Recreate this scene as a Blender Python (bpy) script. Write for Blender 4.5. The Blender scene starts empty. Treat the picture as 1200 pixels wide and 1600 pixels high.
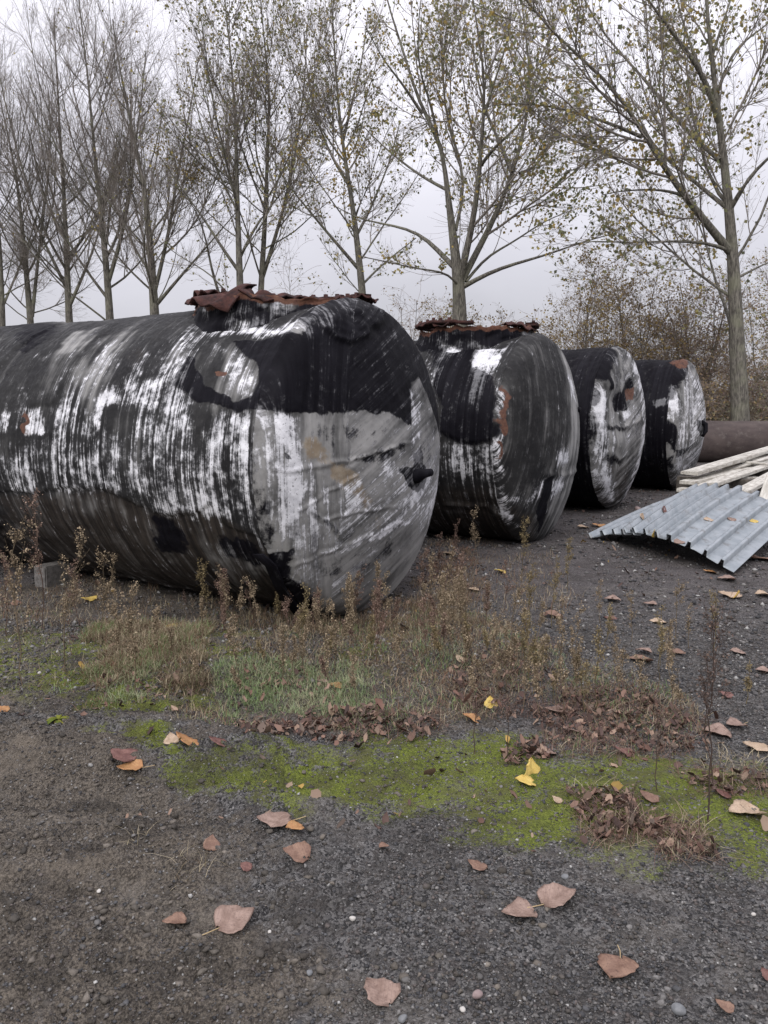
import bpy, math, random
import numpy as np
from mathutils import Vector

SC = bpy.context.scene
COL = SC.collection
PITCH = 0.1445            # camera looks 8.3 degrees down
CAMH = 1.6
FPX = 1200.0              # focal length in pixels of the 1200 x 1600 frame
# ------------------------------------------------------------------ camera
cd = bpy.data.cameras.new('camera'); cam = bpy.data.objects.new('camera', cd); COL.objects.link(cam)
cam.location = (0, 0, CAMH); cam.rotation_euler = (math.pi/2 - PITCH, 0, 0)
cd.sensor_fit = 'VERTICAL'; cd.sensor_height = 24.0; cd.lens = 24.0*FPX/1600.0
cd.clip_start = 0.05; cd.clip_end = 2000
SC.camera = cam
# ------------------------------------------------------------------ sky, sun, exposure
SUN_EL, SUN_AZ = math.radians(42), math.radians(205)      # azimuth clockwise from +y: behind the camera, a little left
W = bpy.data.worlds.new('World'); SC.world = W; W.use_nodes = True
def build_world():
    t = W.node_tree; t.nodes.clear()
    def nd(k, **kw):
        n = t.nodes.new(k)
        for a, b in kw.items():
            if hasattr(n, a): setattr(n, a, b)
            else: n.inputs[a.replace('_', ' ')].default_value = b
        return n
    L = t.links.new
    sky = nd('ShaderNodeTexSky'); sky.sky_type = 'NISHITA'; sky.sun_disc = False
    sky.sun_elevation = SUN_EL; sky.sun_rotation = SUN_AZ
    tc = nd('ShaderNodeTexCoord')
    sep = nd('ShaderNodeSeparateXYZ'); L(tc.outputs['Generated'], sep.inputs[0])
    # overcast deck: brighter towards the zenith (CIE overcast sky)
    mr = nd('ShaderNodeMapRange'); L(sep.outputs['Z'], mr.inputs['Value'])
    mr.inputs['From Min'].default_value = 0; mr.inputs['From Max'].default_value = 1
    mr.inputs['To Min'].default_value = 3.8; mr.inputs['To Max'].default_value = 18.0
    mp = nd('ShaderNodeMapping'); mp.inputs['Scale'].default_value = (1.4, 1.4, 3.2); L(tc.outputs['Generated'], mp.inputs[0])
    no = nd('ShaderNodeTexNoise'); no.inputs['Scale'].default_value = 1.7; no.inputs['Detail'].default_value = 5; no.inputs['Roughness'].default_value = .5
    L(mp.outputs[0], no.inputs['Vector'])
    cr = nd('ShaderNodeMapRange'); L(no.outputs['Fac'], cr.inputs['Value'])
    cr.inputs['From Min'].default_value = .3; cr.inputs['From Max'].default_value = .7
    cr.inputs['To Min'].default_value = .90; cr.inputs['To Max'].default_value = 1.14
    mu = nd('ShaderNodeMath', operation='MULTIPLY'); L(mr.outputs[0], mu.inputs[0]); L(cr.outputs[0], mu.inputs[1])
    vm = nd('ShaderNodeVectorMath', operation='SCALE'); vm.inputs[0].default_value = (.975, .955, 1.04); L(mu.outputs[0], vm.inputs['Scale'])
    mx = nd('ShaderNodeMix', data_type='RGBA'); mx.inputs[0].default_value = .93
    L(sky.outputs[0], mx.inputs[6]); L(vm.outputs[0], mx.inputs[7])
    bg = nd('ShaderNodeBackground'); bg.inputs['Strength'].default_value = .10; L(mx.outputs[2], bg.inputs[0])
    o = nd('ShaderNodeOutputWorld'); L(bg.outputs[0], o.inputs[0])
build_world()
sd = bpy.data.lights.new('sun', 'SUN'); sd.energy = 1.5; sd.angle = math.radians(35); sd.color = (1, .97, .93)
sun = bpy.data.objects.new('sun', sd); COL.objects.link(sun)
_d = Vector((math.sin(SUN_AZ)*math.cos(SUN_EL), math.cos(SUN_AZ)*math.cos(SUN_EL), math.sin(SUN_EL)))
sun.rotation_euler = _d.to_track_quat('Z', 'Y').to_euler(); sun.location = (-4, -8, 12)
SC.view_settings.view_transform = 'Standard'; SC.view_settings.look = 'None'
SC.view_settings.exposure = 0.3; SC.view_settings.gamma = 1.0
try: SC.view_settings.use_curve_mapping = False
except Exception: pass
SC.render.engine = 'CYCLES'; SC.cycles.max_bounces = 6

# ------------------------------------------------------------------ helpers
rng = np.random.default_rng(11)
cp, sp = math.cos(PITCH), math.sin(PITCH)
def ray(px, py):
    a, b = (px-600)/FPX, (py-800)/FPX
    return np.array([a, cp - b*sp, -sp - b*cp])
def at(px, py, Y):                       # the point of the place seen in that direction, Y metres ahead
    d = ray(px, py); return np.array([0, 0, CAMH]) + d*(Y/d[1])
def ground_at(px, py, z=0.0):
    d = ray(px, py); t = (z-CAMH)/d[2]; return np.array([d[0]*t, d[1]*t])

def _h(ix, iy, iz, s):
    n = (ix.astype(np.int64)*374761393 + iy.astype(np.int64)*668265263 + iz.astype(np.int64)*2147483647 + s*974634777) & 0xffffffff
    n = ((n ^ (n >> 13))*1274126177) & 0xffffffff
    n = ((n ^ (n >> 16))*2246822519) & 0xffffffff
    return ((n ^ (n >> 15)) & 0xffffff)/float(0xffffff)
def vn(x, y, z=None, s=0):               # value noise 0..1
    x = np.asarray(x, float); y = np.asarray(y, float)
    z = np.zeros_like(x) if z is None else np.asarray(z, float)
    i, j, k = np.floor(x), np.floor(y), np.floor(z)
    f, g, h = x-i, y-j, z-k
    f, g, h = f*f*(3-2*f), g*g*(3-2*g), h*h*(3-2*h)
    r = 0
    for a in (0, 1):
        for b in (0, 1):
            for c in (0, 1):
                w = (f if a else 1-f)*(g if b else 1-g)*(h if c else 1-h)
                r = r + w*_h(i+a, j+b, k+c, s)
    return r
def fbm(x, y, z=None, s=0, o=4, r=.5):
    a, t, q = 1., 0., 0.
    f = 1.
    for n in range(o):
        q = q + a*vn(np.asarray(x)*f, np.asarray(y)*f, None if z is None else np.asarray(z)*f, s+n*17); t += a
        a *= r; f *= 2.03
    return q/t
def sstep(a, b, x): 
    t = np.clip((x-a)/(b-a), 0, 1); return t*t*(3-2*t)
def poly_sd(x, y, P):                    # signed distance, positive inside
    P = np.asarray(P, float); n = len(P)
    d = np.full(x.shape, 1e9); ins = np.zeros(x.shape, bool)
    for i in range(n):
        a, b = P[i], P[(i+1) % n]; ab = b-a
        t = np.clip(((x-a[0])*ab[0]+(y-a[1])*ab[1])/max(ab@ab, 1e-12), 0, 1)
        d = np.minimum(d, np.hypot(x-a[0]-t*ab[0], y-a[1]-t*ab[1]))
        if a[1] != b[1]:
            c = ((a[1] > y) != (b[1] > y)) & (x < (b[0]-a[0])*(y-a[1])/(b[1]-a[1]) + a[0])
            ins ^= c
    return np.where(ins, d, -d)
def line_d(x, y, P):
    P = np.asarray(P, float); d = np.full(x.shape, 1e9)
    for i in range(len(P)-1):
        a, b = P[i], P[i+1]; ab = b-a
        t = np.clip(((x-a[0])*ab[0]+(y-a[1])*ab[1])/max(ab@ab, 1e-12), 0, 1)
        d = np.minimum(d, np.hypot(x-a[0]-t*ab[0], y-a[1]-t*ab[1]))
    return d

def mesh(name, V, F, mat=None, smooth=True, uv=None, cols=None, uvalt=None):
    """V (n,3); F (m,3|4) array or list of arrays; uv per vertex; cols dict name->(n,4)"""
    me = bpy.data.meshes.new(name)
    V = np.ascontiguousarray(V, np.float32)
    Fs = F if isinstance(F, list) else [F]
    Fs = [np.asarray(f, np.int32) for f in Fs if len(f)]
    loops = np.concatenate([f.ravel() for f in Fs]); sizes = np.concatenate([np.full(len(f), f.shape[1], np.int32) for f in Fs])
    st = np.concatenate([[0], np.cumsum(sizes)[:-1]]).astype(np.int32)
    me.vertices.add(len(V)); me.vertices.foreach_set('co', V.ravel())
    me.loops.add(len(loops)); me.loops.foreach_set('vertex_index', loops)
    me.polygons.add(len(sizes)); me.polygons.foreach_set('loop_start', st); me.polygons.foreach_set('loop_total', sizes)
    if smooth: me.polygons.foreach_set('use_smooth', np.ones(len(sizes), bool))
    if uv is not None:
        l = me.uv_layers.new(name='UVMap'); u_ = np.asarray(uv, np.float32)[loops]
        if uvalt is not None: k_ = np.repeat(uvalt[1], sizes); u_[k_] = np.asarray(uvalt[0], np.float32)[loops][k_]
        l.data.foreach_set('uv', np.ascontiguousarray(u_).ravel())
    for k, c in (cols or {}).items():
        c = np.asarray(c, np.float32)
        if c.shape[1] == 3: c = np.concatenate([c, np.ones((len(c), 1), np.float32)], 1)
        a = me.attributes.new(k, 'FLOAT_COLOR', 'POINT'); a.data.foreach_set('color', np.ascontiguousarray(c).ravel())
    me.update(calc_edges=True); me.validate()
    if mat is not None: me.materials.append(mat)
    return me
def link(name, me, parent=None, loc=None, rot=None):
    o = bpy.data.objects.new(name, me); COL.objects.link(o)
    if parent is not None: o.parent = parent
    if loc is not None: o.location = loc
    if rot is not None: o.rotation_euler = rot
    return o
def tag(o, label=None, cat=None, group=None, kind=None):
    if label: o['label'] = label
    if cat: o['category'] = cat
    if group: o['group'] = group
    if kind: o['kind'] = kind
    return o
def empty(name, loc, rz=0):
    o = bpy.data.objects.new(name, None); COL.objects.link(o); o.location = loc; o.rotation_euler = (0, 0, rz)
    o.empty_display_size = .2; return o
def grid_faces(n, m, wrap=False):
    i = np.arange(n-1)[:, None]; j = np.arange(m if wrap else m-1)[None, :]; j2 = (j+1) % m
    return np.stack([i*m+j, i*m+j2, (i+1)*m+j2, (i+1)*m+j], -1).reshape(-1, 4)
BOXF = np.array([[0, 2, 3, 1], [4, 5, 7, 6], [0, 1, 5, 4], [2, 6, 7, 3], [0, 4, 6, 2], [1, 3, 7, 5]])
def tubes(P, R, sides):
    N, K, _ = P.shape
    T = np.gradient(P, axis=1); T /= np.linalg.norm(T, axis=2, keepdims=True)+1e-9
    ref = np.where(np.abs(T[..., 2:3]) > .8, np.array([1., 0, 0]), np.array([0, 0, 1.]))
    A = np.cross(T, ref); A /= np.linalg.norm(A, axis=2, keepdims=True)+1e-9
    B = np.cross(T, A)
    a = np.arange(sides)*2*np.pi/sides
    V = P[:, :, None] + R[:, :, None, None]*(np.cos(a)[:, None]*A[:, :, None]+np.sin(a)[:, None]*B[:, :, None])
    f = grid_faces(K, sides, True)
    F = (f[None]+(np.arange(N)*K*sides)[:, None, None]).reshape(-1, 4)
    return V.reshape(-1, 3), F
def resample(P, K):
    P = np.asarray(P, float); s = np.concatenate([[0], np.cumsum(np.linalg.norm(np.diff(P, axis=0), axis=1))])
    t = np.linspace(0, s[-1], K)
    # monotone smooth: interpolate then light smoothing
    Q = np.stack([np.interp(t, s, P[:, c]) for c in range(P.shape[1])], 1)
    for _ in range(2): Q[1:-1] = .25*Q[:-2]+.5*Q[1:-1]+.25*Q[2:]
    return Q

# ------------------------------------------------------------------ node materials
class NM:
    def __init__(s, name):
        s.m = bpy.data.materials.new(name); s.m.use_nodes = True; s.t = s.m.node_tree; s.t.nodes.clear()
        s.out = s.t.nodes.new('ShaderNodeOutputMaterial')
    def n(s, k, props=None, **ins):
        nd = s.t.nodes.new(k)
        for a, b in (props or {}).items(): setattr(nd, a, b)
        for a, v in ins.items(): s.put(nd, a.replace('_', ' '), v)
        return nd
    def put(s, nd, key, v):
        i = nd.inputs[int(key[1:])] if key[0] == 'i' and key[1:].isdigit() else nd.inputs[key]
        if isinstance(v, bpy.types.NodeSocket): s.t.links.new(v, i)
        else:
            if hasattr(i.default_value, '__len__') and not hasattr(v, '__len__'): v = [v]*len(i.default_value)
            if hasattr(v, '__len__') and len(v) == 3 and len(i.default_value) == 4: v = (*v, 1)
            i.default_value = v
    def math(s, op, a, b=0.0, clamp=False):
        nd = s.n('ShaderNodeMath', {'operation': op, 'use_clamp': clamp}, i0=a, i1=b); return nd.outputs[0]
    def noise(s, vec, scale, detail=3, rough=.55, dist=0, d3='3D'):
        return s.n('ShaderNodeTexNoise', {'noise_dimensions': d3}, Vector=vec, Scale=scale, Detail=detail, Roughness=rough, Distortion=dist).outputs[0]
    def map(s, vec, scale=(1, 1, 1), loc=(0, 0, 0), rot=(0, 0, 0)):
        return s.n('ShaderNodeMapping', None, Vector=vec, Scale=scale, Location=loc, Rotation=rot).outputs[0]
    def mr(s, v, a, b, c=0., d=1., smooth=True):
        nd = s.n('ShaderNodeMapRange', {'interpolation_type': 'SMOOTHSTEP' if smooth else 'LINEAR'}, Value=v)
        for i, x in zip((1, 2, 3, 4), (a, b, c, d)): s.put(nd, 'i%d' % i, x)
        return nd.outputs[0]
    def mix(s, f, a, b, blend='MIX'):
        nd = s.n('ShaderNodeMix', {'data_type': 'RGBA', 'blend_type': blend}, i0=f, i6=a, i7=b); return nd.outputs[2]
    def attr(s, name):
        nd = s.n('ShaderNodeAttribute', {'attribute_name': name}); return nd
    def sep(s, c): 
        nd = s.n('ShaderNodeSeparateColor', None, Color=c); return nd.outputs
    def coord(s, k='Object'): return s.n('ShaderNodeTexCoord').outputs[k]
    def bump(s, h, strength=.5, dist=.01, normal=None):
        nd = s.n('ShaderNodeBump', None, Height=h, Strength=strength, Distance=dist)
        if normal is not None: s.t.links.new(normal, nd.inputs['Normal'])
        return nd.outputs[0]
    def pbsdf(s, col, rough=.8, spec=.3, normal=None, metal=0.):
        b = s.n('ShaderNodeBsdfPrincipled'); s.put(b, 'Base Color', col); s.put(b, 'Roughness', rough); s.put(b, 'Metallic', metal)
        s.put(b, 'Specular IOR Level', spec)
        if normal is not None: s.t.links.new(normal, b.inputs['Normal'])
        s.t.links.new(b.outputs[0], s.out.inputs[0]); return b

def mat_tank():
    m = NM('tank_coating')
    uv = m.coord('UV'); ob = m.coord('Object')
    p1 = m.sep(m.attr('paint').outputs['Color']); p2 = m.sep(m.attr('stain').outputs['Color'])
    white, tar, grey = p1[0], p1[1], p1[2]
    white = m.math('MULTIPLY', white, m.mr(m.noise(m.map(uv, (7, 1.1, 1)), 1, 3, .6), .32, .62, .52, 1.14)); rust, tan, earth = p2[0], p2[1], p2[2]
    st1 = m.noise(m.map(uv, (24, .55, 1)), 1, 5, .68, .35)
    st2 = m.noise(m.map(uv, (105, 1.6, 1)), 1, 3, .6, .5)
    blot = m.noise(ob, 11, 6, .68)
    fine = m.noise(ob, 34, 5, .6)
    big = m.noise(ob, 2.4, 5, .6)
    s = m.math('ADD', m.math('MULTIPLY', st1, .62), m.math('ADD', m.math('MULTIPLY', st2, .42), m.math('ADD', m.math('MULTIPLY', blot, .55), m.math('MULTIPLY', fine, .2))))
    s0 = m.math('SUBTRACT', s, .895)
    x = m.math('ADD', m.math('MULTIPLY', white, 1.0), m.math('MULTIPLY', s0, 2.7))
    chip = m.mr(m.noise(ob, 70, 3, .6), .60, .68)
    wm = m.math('MULTIPLY', m.mr(x, .38, .80), m.math('SUBTRACT', 1, m.math('MULTIPLY', chip, .8)))
    tm = m.mr(m.math('ADD', tar, m.math('ADD', m.math('MULTIPLY', m.math('SUBTRACT', blot, .5), 1.1), m.math('MULTIPLY', m.math('SUBTRACT', st1, .5), .8))), .36, .64)
    smear = m.noise(m.map(uv, (9, .9, 1)), 1, 4, .55, .4)
    gs = m.math('ADD', m.math('MULTIPLY', m.math('SUBTRACT', smear, .5), 1.6), m.math('ADD', m.math('MULTIPLY', m.math('SUBTRACT', st1, .5), .5), m.math('MULTIPLY', m.math('SUBTRACT', big, .5), 1.1)))
    gm = m.mr(m.math('ADD', grey, gs), .1, .95)
    base = m.mix(m.mr(big, .3, .7), (.009, .0086, .0095), (.024, .0235, .0235))
    base = m.mix(m.math('MULTIPLY', m.mr(m.math('ADD', blot, m.math('MULTIPLY', m.math('SUBTRACT', st1, .5), .7)), .50, .74), .30), base, (.115, .112, .110))
    base = m.mix(m.mr(m.math('ADD', earth, m.math('MULTIPLY', m.math('SUBTRACT', blot, .5), .9)), .3, .8, 0, .85), base, m.mix(m.mr(st1, .35, .65), (.013, .0105, .0095), (.046, .037, .030)))
    gk = m.math('ADD', m.math('MULTIPLY', smear, .62), m.math('ADD', m.math('MULTIPLY', big, .3), m.math('MULTIPLY', fine, .08)))
    gcol = m.mix(m.mr(gk, .36, .64), (.105, .104, .102), (.30, .295, .286))
    gcol = m.mix(m.mr(m.math('ADD', m.math('MULTIPLY', blot, .35), m.math('MULTIPLY', st1, .65)), .51, .66, 0, .7), gcol, (.045, .044, .046))
    c = m.mix(gm, base, gcol)
    c = m.mix(m.mr(m.math('ADD', tan, m.math('MULTIPLY', m.math('SUBTRACT', fine, .5), .7)), .35, .7, 0, .9), c, m.mix(m.mr(blot, .4, .65), (.20, .155, .105), (.30, .25, .185)))
    c = m.mix(tm, c, m.mix(m.mr(m.math('ADD', st1, m.math('MULTIPLY', big, .6)), .6, 1.0), (.0042, .0038, .0056), (.0095, .009, .012)))
    wm = m.math('MULTIPLY', wm, m.math('SUBTRACT', 1, m.math('MULTIPLY', tm, .8)))
    wcol = m.mix(m.mr(blot, .3, .75), (.46, .46, .48), (.78, .78, .805))
    hm = m.math('MULTIPLY', m.mr(x, .20, .66), m.math('SUBTRACT', 1, m.math('MULTIPLY', tm, .85)))
    c = m.mix(m.math('MULTIPLY', hm, .8), c, m.mix(m.mr(fine, .35, .65), (.10, .10, .105), (.22, .22, .225)))
    c = m.mix(wm, c, wcol)
    rm = m.mr(m.math('ADD', rust, m.math('MULTIPLY', m.math('SUBTRACT', blot, .5), 1.0)), .4, .62)
    c = m.mix(rm, c, m.mix(m.mr(fine, .3, .7), (.070, .032, .024), (.125, .064, .043)))
    h = m.math('ADD', m.math('MULTIPLY', fine, .25), m.math('ADD', m.math('MULTIPLY', blot, .9), m.math('MULTIPLY', wm, .35)))
    h = m.math('ADD', h, m.math('MULTIPLY', st1, .3))
    nrm = m.bump(h, .38, .010)
    rough = m.mix(tm, m.mr(fine, .3, .7, .62, .85), m.mr(blot, .3, .7, .5, .68))
    m.pbsdf(c, rough, m.mr(tm, 0, 1, .20, .045), nrm)
    return m.m
def mat_rust():
    m = NM('rusty_plate'); ob = m.coord()
    a = m.noise(ob, 8, 6, .7); b = m.noise(ob, 45, 4, .6)
    c = m.mix(m.mr(a, .35, .65), (.020, .011, .011), (.070, .027, .022))
    c = m.mix(m.mr(b, .5, .75, 0, .5), c, (.075, .036, .028))
    c = m.mix(m.mr(m.noise(ob, 5, 5, .7), .6, .68, 0, .8), c, (.02, .017, .018))
    m.pbsdf(c, .85, .25, m.bump(m.math('ADD', a, b), .6, .01)); return m.m
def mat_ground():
    m = NM('cinder_ground'); ob = m.coord()
    g = m.sep(m.attr('cover').outputs['Color']); moss, soil, warm = g[0], g[1], g[2]
    big = m.noise(ob, .9, 5, .6); med = m.noise(ob, 14, 5, .65); fine = m.noise(ob, 95, 4, .7); grit = m.noise(ob, 260, 2, .6)
    vo = m.n('ShaderNodeTexVoronoi', {'feature': 'F1'}, Vector=ob, Scale=120.0, Randomness=1.0)
    vo2 = m.n('ShaderNodeTexVoronoi', {'feature': 'F1'}, Vector=ob, Scale=38.0)
    vr = m.sep(vo.outputs['Color']); vr2 = m.sep(vo2.outputs['Color'])
    c = m.mix(m.mr(vr[0], .05, .95), (.026, .026, .027), (.20, .193, .188))
    c = m.mix(m.mr(vr2[0], .55, 1, 0, .5), c, (.092, .080, .074))
    c = m.mix(m.mr(med, .42, .64, 0, .6), c, (.066, .062, .059))
    # warm cinder towards the back
    c = m.mix(m.math('MULTIPLY', warm, .7), c, m.mix(m.mr(fine, .35, .65), (.030, .026, .028), (.185, .16, .157)))
    sm = m.mr(m.math('ADD', soil, m.math('MULTIPLY', m.math('SUBTRACT', med, .5), 1.0)), .3, .75)
    sc = m.mix(m.mr(fine, .35, .65), (.044, .037, .030), (.205, .176, .142))
    sc = m.mix(m.mr(m.noise(ob, 2.6, 4, .6), .54, .70, 0, .75), sc, (.21, .178, .142))
    c = m.mix(m.math('MULTIPLY', sm, .92), c, sc)
    mm = m.mr(m.math('ADD', moss, m.math('ADD', m.math('MULTIPLY', m.math('SUBTRACT', m.noise(ob, 4.5, 5, .65), .5), 2.3), m.math('ADD', m.math('MULTIPLY', m.math('SUBTRACT', med, .5), 1.6), m.math('MULTIPLY', m.math('SUBTRACT', fine, .5), 1.4)))), .15, .62)
    mm = m.math('MULTIPLY', mm, m.mr(moss, .02, .22))
    mc = m.mix(m.mr(fine, .3, .7), (.07, .090, .018), (.21, .245, .042))
    mc = m.mix(m.mr(m.noise(ob, 7, 4, .6), .45, .65, 0, .8), mc, (.105, .105, .040))
    c = m.mix(mm, c, mc)
    shade_damp = m.noise(m.map(ob, (1, 1.6, 1)), 1.9, 5, .62, .6)
    c = m.mix(m.math('MULTIPLY', m.mr(shade_damp, .50, .62), m.math('ADD', .38, m.math('MULTIPLY', soil, .35))), c, m.mix(m.mr(fine, .3, .7), (.020, .0175, .015), (.062, .055, .047)))  # dark patches: shade among clods and ruts painted into the colour, with damp soil
    c = m.mix(m.mr(shade_damp, .46, .34, 0, .28), c, (.21, .19, .165))
    # pale grains
    wm = m.math('MULTIPLY', m.math('GREATER_THAN', vr[1], .982), m.math('LESS_THAN', vo.outputs['Distance'], .36))
    c = m.mix(m.math('MULTIPLY', wm, .8), c, (.38, .38, .37))
    h = m.math('ADD', m.math('MULTIPLY', med, 1.0), m.math('ADD', m.math('MULTIPLY', fine, .7), m.math('ADD', m.math('MULTIPLY', m.math('SUBTRACT', 1, vo.outputs['Distance']), .5), m.math('MULTIPLY', grit, .25))))
    m.pbsdf(c, .9, .2, m.bump(h, 1.0, .024)); return m.m
def mat_attr(name, attr='tint', rough=.8, trans=0., spec=.2, bumpscale=None):
    m = NM(name); c = m.attr(attr).outputs['Color']
    nrm = None
    if bumpscale:
        ob = m.coord(); n = m.noise(ob, bumpscale, 4, .65)
        c = m.mix(m.mr(n, .3, .7, 0, .55), c, m.mix(.5, c, (.01, .01, .01))); nrm = m.bump(n, .6, .01)
    if trans:
        b = m.n('ShaderNodeBsdfDiffuse', None, Color=c); t = m.n('ShaderNodeBsdfTranslucent', None, Color=c)
        x = m.n('ShaderNodeMixShader', None, Fac=trans); m.t.links.new(b.outputs[0], x.inputs[1]); m.t.links.new(t.outputs[0], x.inputs[2])
        m.t.links.new(x.outputs[0], m.out.inputs[0])
    else: m.pbsdf(c, rough, spec, nrm)
    return m.m
def mat_bark():
    m = NM('bark'); ob = m.coord(); oi = m.n('ShaderNodeObjectInfo').outputs['Random']
    a = m.noise(m.map(ob, (1, 1, .18)), 26, 5, .7); b = m.noise(ob, 1.6, 4, .6)
    c = m.mix(m.mr(a, .35, .68), (.060, .055, .049), (.215, .20, .17))
    c = m.mix(m.mr(b, .45, .7, 0, .6), c, (.21, .21, .15))
    m.pbsdf(c, .9, .15, m.bump(a, .8, .03)); return m.m
def mat_flat(name, c1, c2, scale=20, rough=.8, spec=.3, metal=0., bump=.4, stretch=(1, 1, 1), dirt=None):
    m = NM(name); ob = m.map(m.coord(), stretch); n = m.noise(ob, scale, 5, .65)
    c = m.mix(m.mr(n, .32, .68), c1, c2)
    if dirt: c = m.mix(m.mr(m.noise(m.coord(), 6, 5, .7), .52, .70, 0, .8), c, dirt)
    m.pbsdf(c, rough, spec, m.bump(n, bump, .006), metal); return m.m
def mat_leaf(name, c1, c2, c3):
    m = NM(name); ob = m.coord('Object'); oi = m.n('ShaderNodeObjectInfo').outputs['Random']
    v = m.n('ShaderNodeVectorMath', {'operation': 'ADD'}, i0=ob); m.t.links.new(m.n('ShaderNodeCombineXYZ', None, X=m.math('MULTIPLY', oi, 40.)).outputs[0], v.inputs[1])
    n = m.noise(v.outputs[0], 30, 5, .65); f = m.noise(v.outputs[0], 170, 3, .6)
    c = m.mix(m.mr(n, .35, .65), c1, c2); c = m.mix(m.mr(f, .56, .72, 0, .8), c, c3)
    # veins: straight ribs off the midrib, a little darker
    sx = m.n('ShaderNodeSeparateXYZ', None, Vector=ob).outputs
    k = m.math('SINE', m.math('MULTIPLY', m.math('SUBTRACT', sx[1], m.math('ABSOLUTE', sx[0])), 420.))
    c = m.mix(m.mr(k, .75, 1., 0, .28), c, c3)
    m.pbsdf(c, .62, .35, m.bump(m.math('ADD', n, m.math('MULTIPLY', f, .4)), .5, .004)); return m.m

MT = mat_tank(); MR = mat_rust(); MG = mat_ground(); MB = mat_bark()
MLEAF = mat_attr('tree_leaf', trans=.35); MGRASS = mat_attr('dry_grass', trans=.25); MSTONE = mat_attr('stone', rough=.85, bumpscale=90)
MWEED = mat_attr('dry_weed', trans=.15); MLIT = mat_attr('leaf_litter', rough=.75, spec=.2); MTWIG = mat_attr('twig', rough=.9, spec=.1)

# ------------------------------------------------------------------ tanks: geometry fitted to the photograph
TR, TD, PHI = 1.1675, .4126, .5467
AX = np.array([math.cos(PHI), -math.sin(PHI), 0.]); RW = np.array([math.sin(PHI), math.cos(PHI), 0.]); UPV = np.array([0, 0, 1.])
RC_, RK_ = 2.45, .17                       # crown and knuckle radius of the dished ends
_rc = (TR-RK_)*RC_/(RC_-RK_); _h0 = -math.sqrt((RC_-RK_)**2-(TR-RK_)**2)
def head_h(rho):
    rho = np.minimum(np.asarray(rho, float), TR)
    return np.where(rho > _rc, np.sqrt(np.maximum(RK_**2-np.maximum(rho-(TR-RK_), 0)**2, 0)), _h0+np.sqrt(RC_**2-np.minimum(rho, _rc)**2))
def head_rho(nk, nc):                      # radii from rim to pole, fine round the knuckle
    e = math.asin((_rc-(TR-RK_))/RK_); a = np.linspace(math.pi/2, e, nk)
    r = np.concatenate([TR-RK_+RK_*np.sin(a), np.linspace(_rc, .002, nc+1)[1:]]); return r
TANKS = [(-.206, 5.766, -.012), (1.7075, 8.731, -.016), (3.3715, 11.3615, .03), (5.397, 14.077, -.012)]

# ------------------------------------------------------------------ ground
def rect(px): return [ground_at(*p) for p in px]
MOSS = [(rect([(150, 1150), (330, 1172), (540, 1168), (720, 1148), (860, 1165), (1000, 1185), (1200, 1215), (1230, 1330), (1090, 1330), (960, 1325), (860, 1310), (740, 1290), (690, 1250), (560, 1235), (400, 1235), (250, 1205)]), .74, .2),
        (rect([(-60, 985), (60, 1000), (250, 1020), (330, 1060), (250, 1120), (150, 1130), (60, 1085), (-60, 1060)]), .46, .2),
        (rect([(560, 1010), (650, 1000), (640, 1060), (560, 1060)]), .35, .1),
        (rect([(310, 1010), (420, 1010), (420, 1050), (320, 1050)]), .42, .1)]
SOIL = [(rect([(-300, 1120), (200, 1150), (330, 1230), (420, 1330), (470, 1480), (520, 1620), (300, 1750), (-500, 1750)]), .75, .25),
        (rect([(-300, 930), (250, 900), (520, 960), (680, 960), (830, 1040), (800, 1140), (600, 1160), (200, 1150), (-200, 1120)]), .6, .2)]
def gz(x, y, fine=True):
    x = np.asarray(x, float); y = np.asarray(y, float)
    near = np.exp(-((x)/14)**2-((y-5)/16)**2)
    z = (fbm(x*.5, y*.5, s=3, o=3)-.5)*.10*near
    # ruts and clods of turned soil at the front left
    lf = sstep(.5, -1.0, x-.18*(y-2))*sstep(4.9, 3.6, y)
    z = z + lf*((fbm(x*1.3+.5*y, y*5.2, s=8, o=4)-.5)*.17)
    z = z + near*(fbm(x*4, y*4, s=21, o=3)-.5)*.022
    if fine: z = z + near*((fbm(x*24, y*24, s=31, o=3, r=.68)-.5)*(.022+.042*lf))
    # low bank of litter and roots under the weeds
    z = z + .06*np.exp(-((y-4.75-.25*x*.4)/.55)**2)*sstep(-2.6, -1.2, x)*sstep(2.2, .6, x)
    return z
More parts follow.
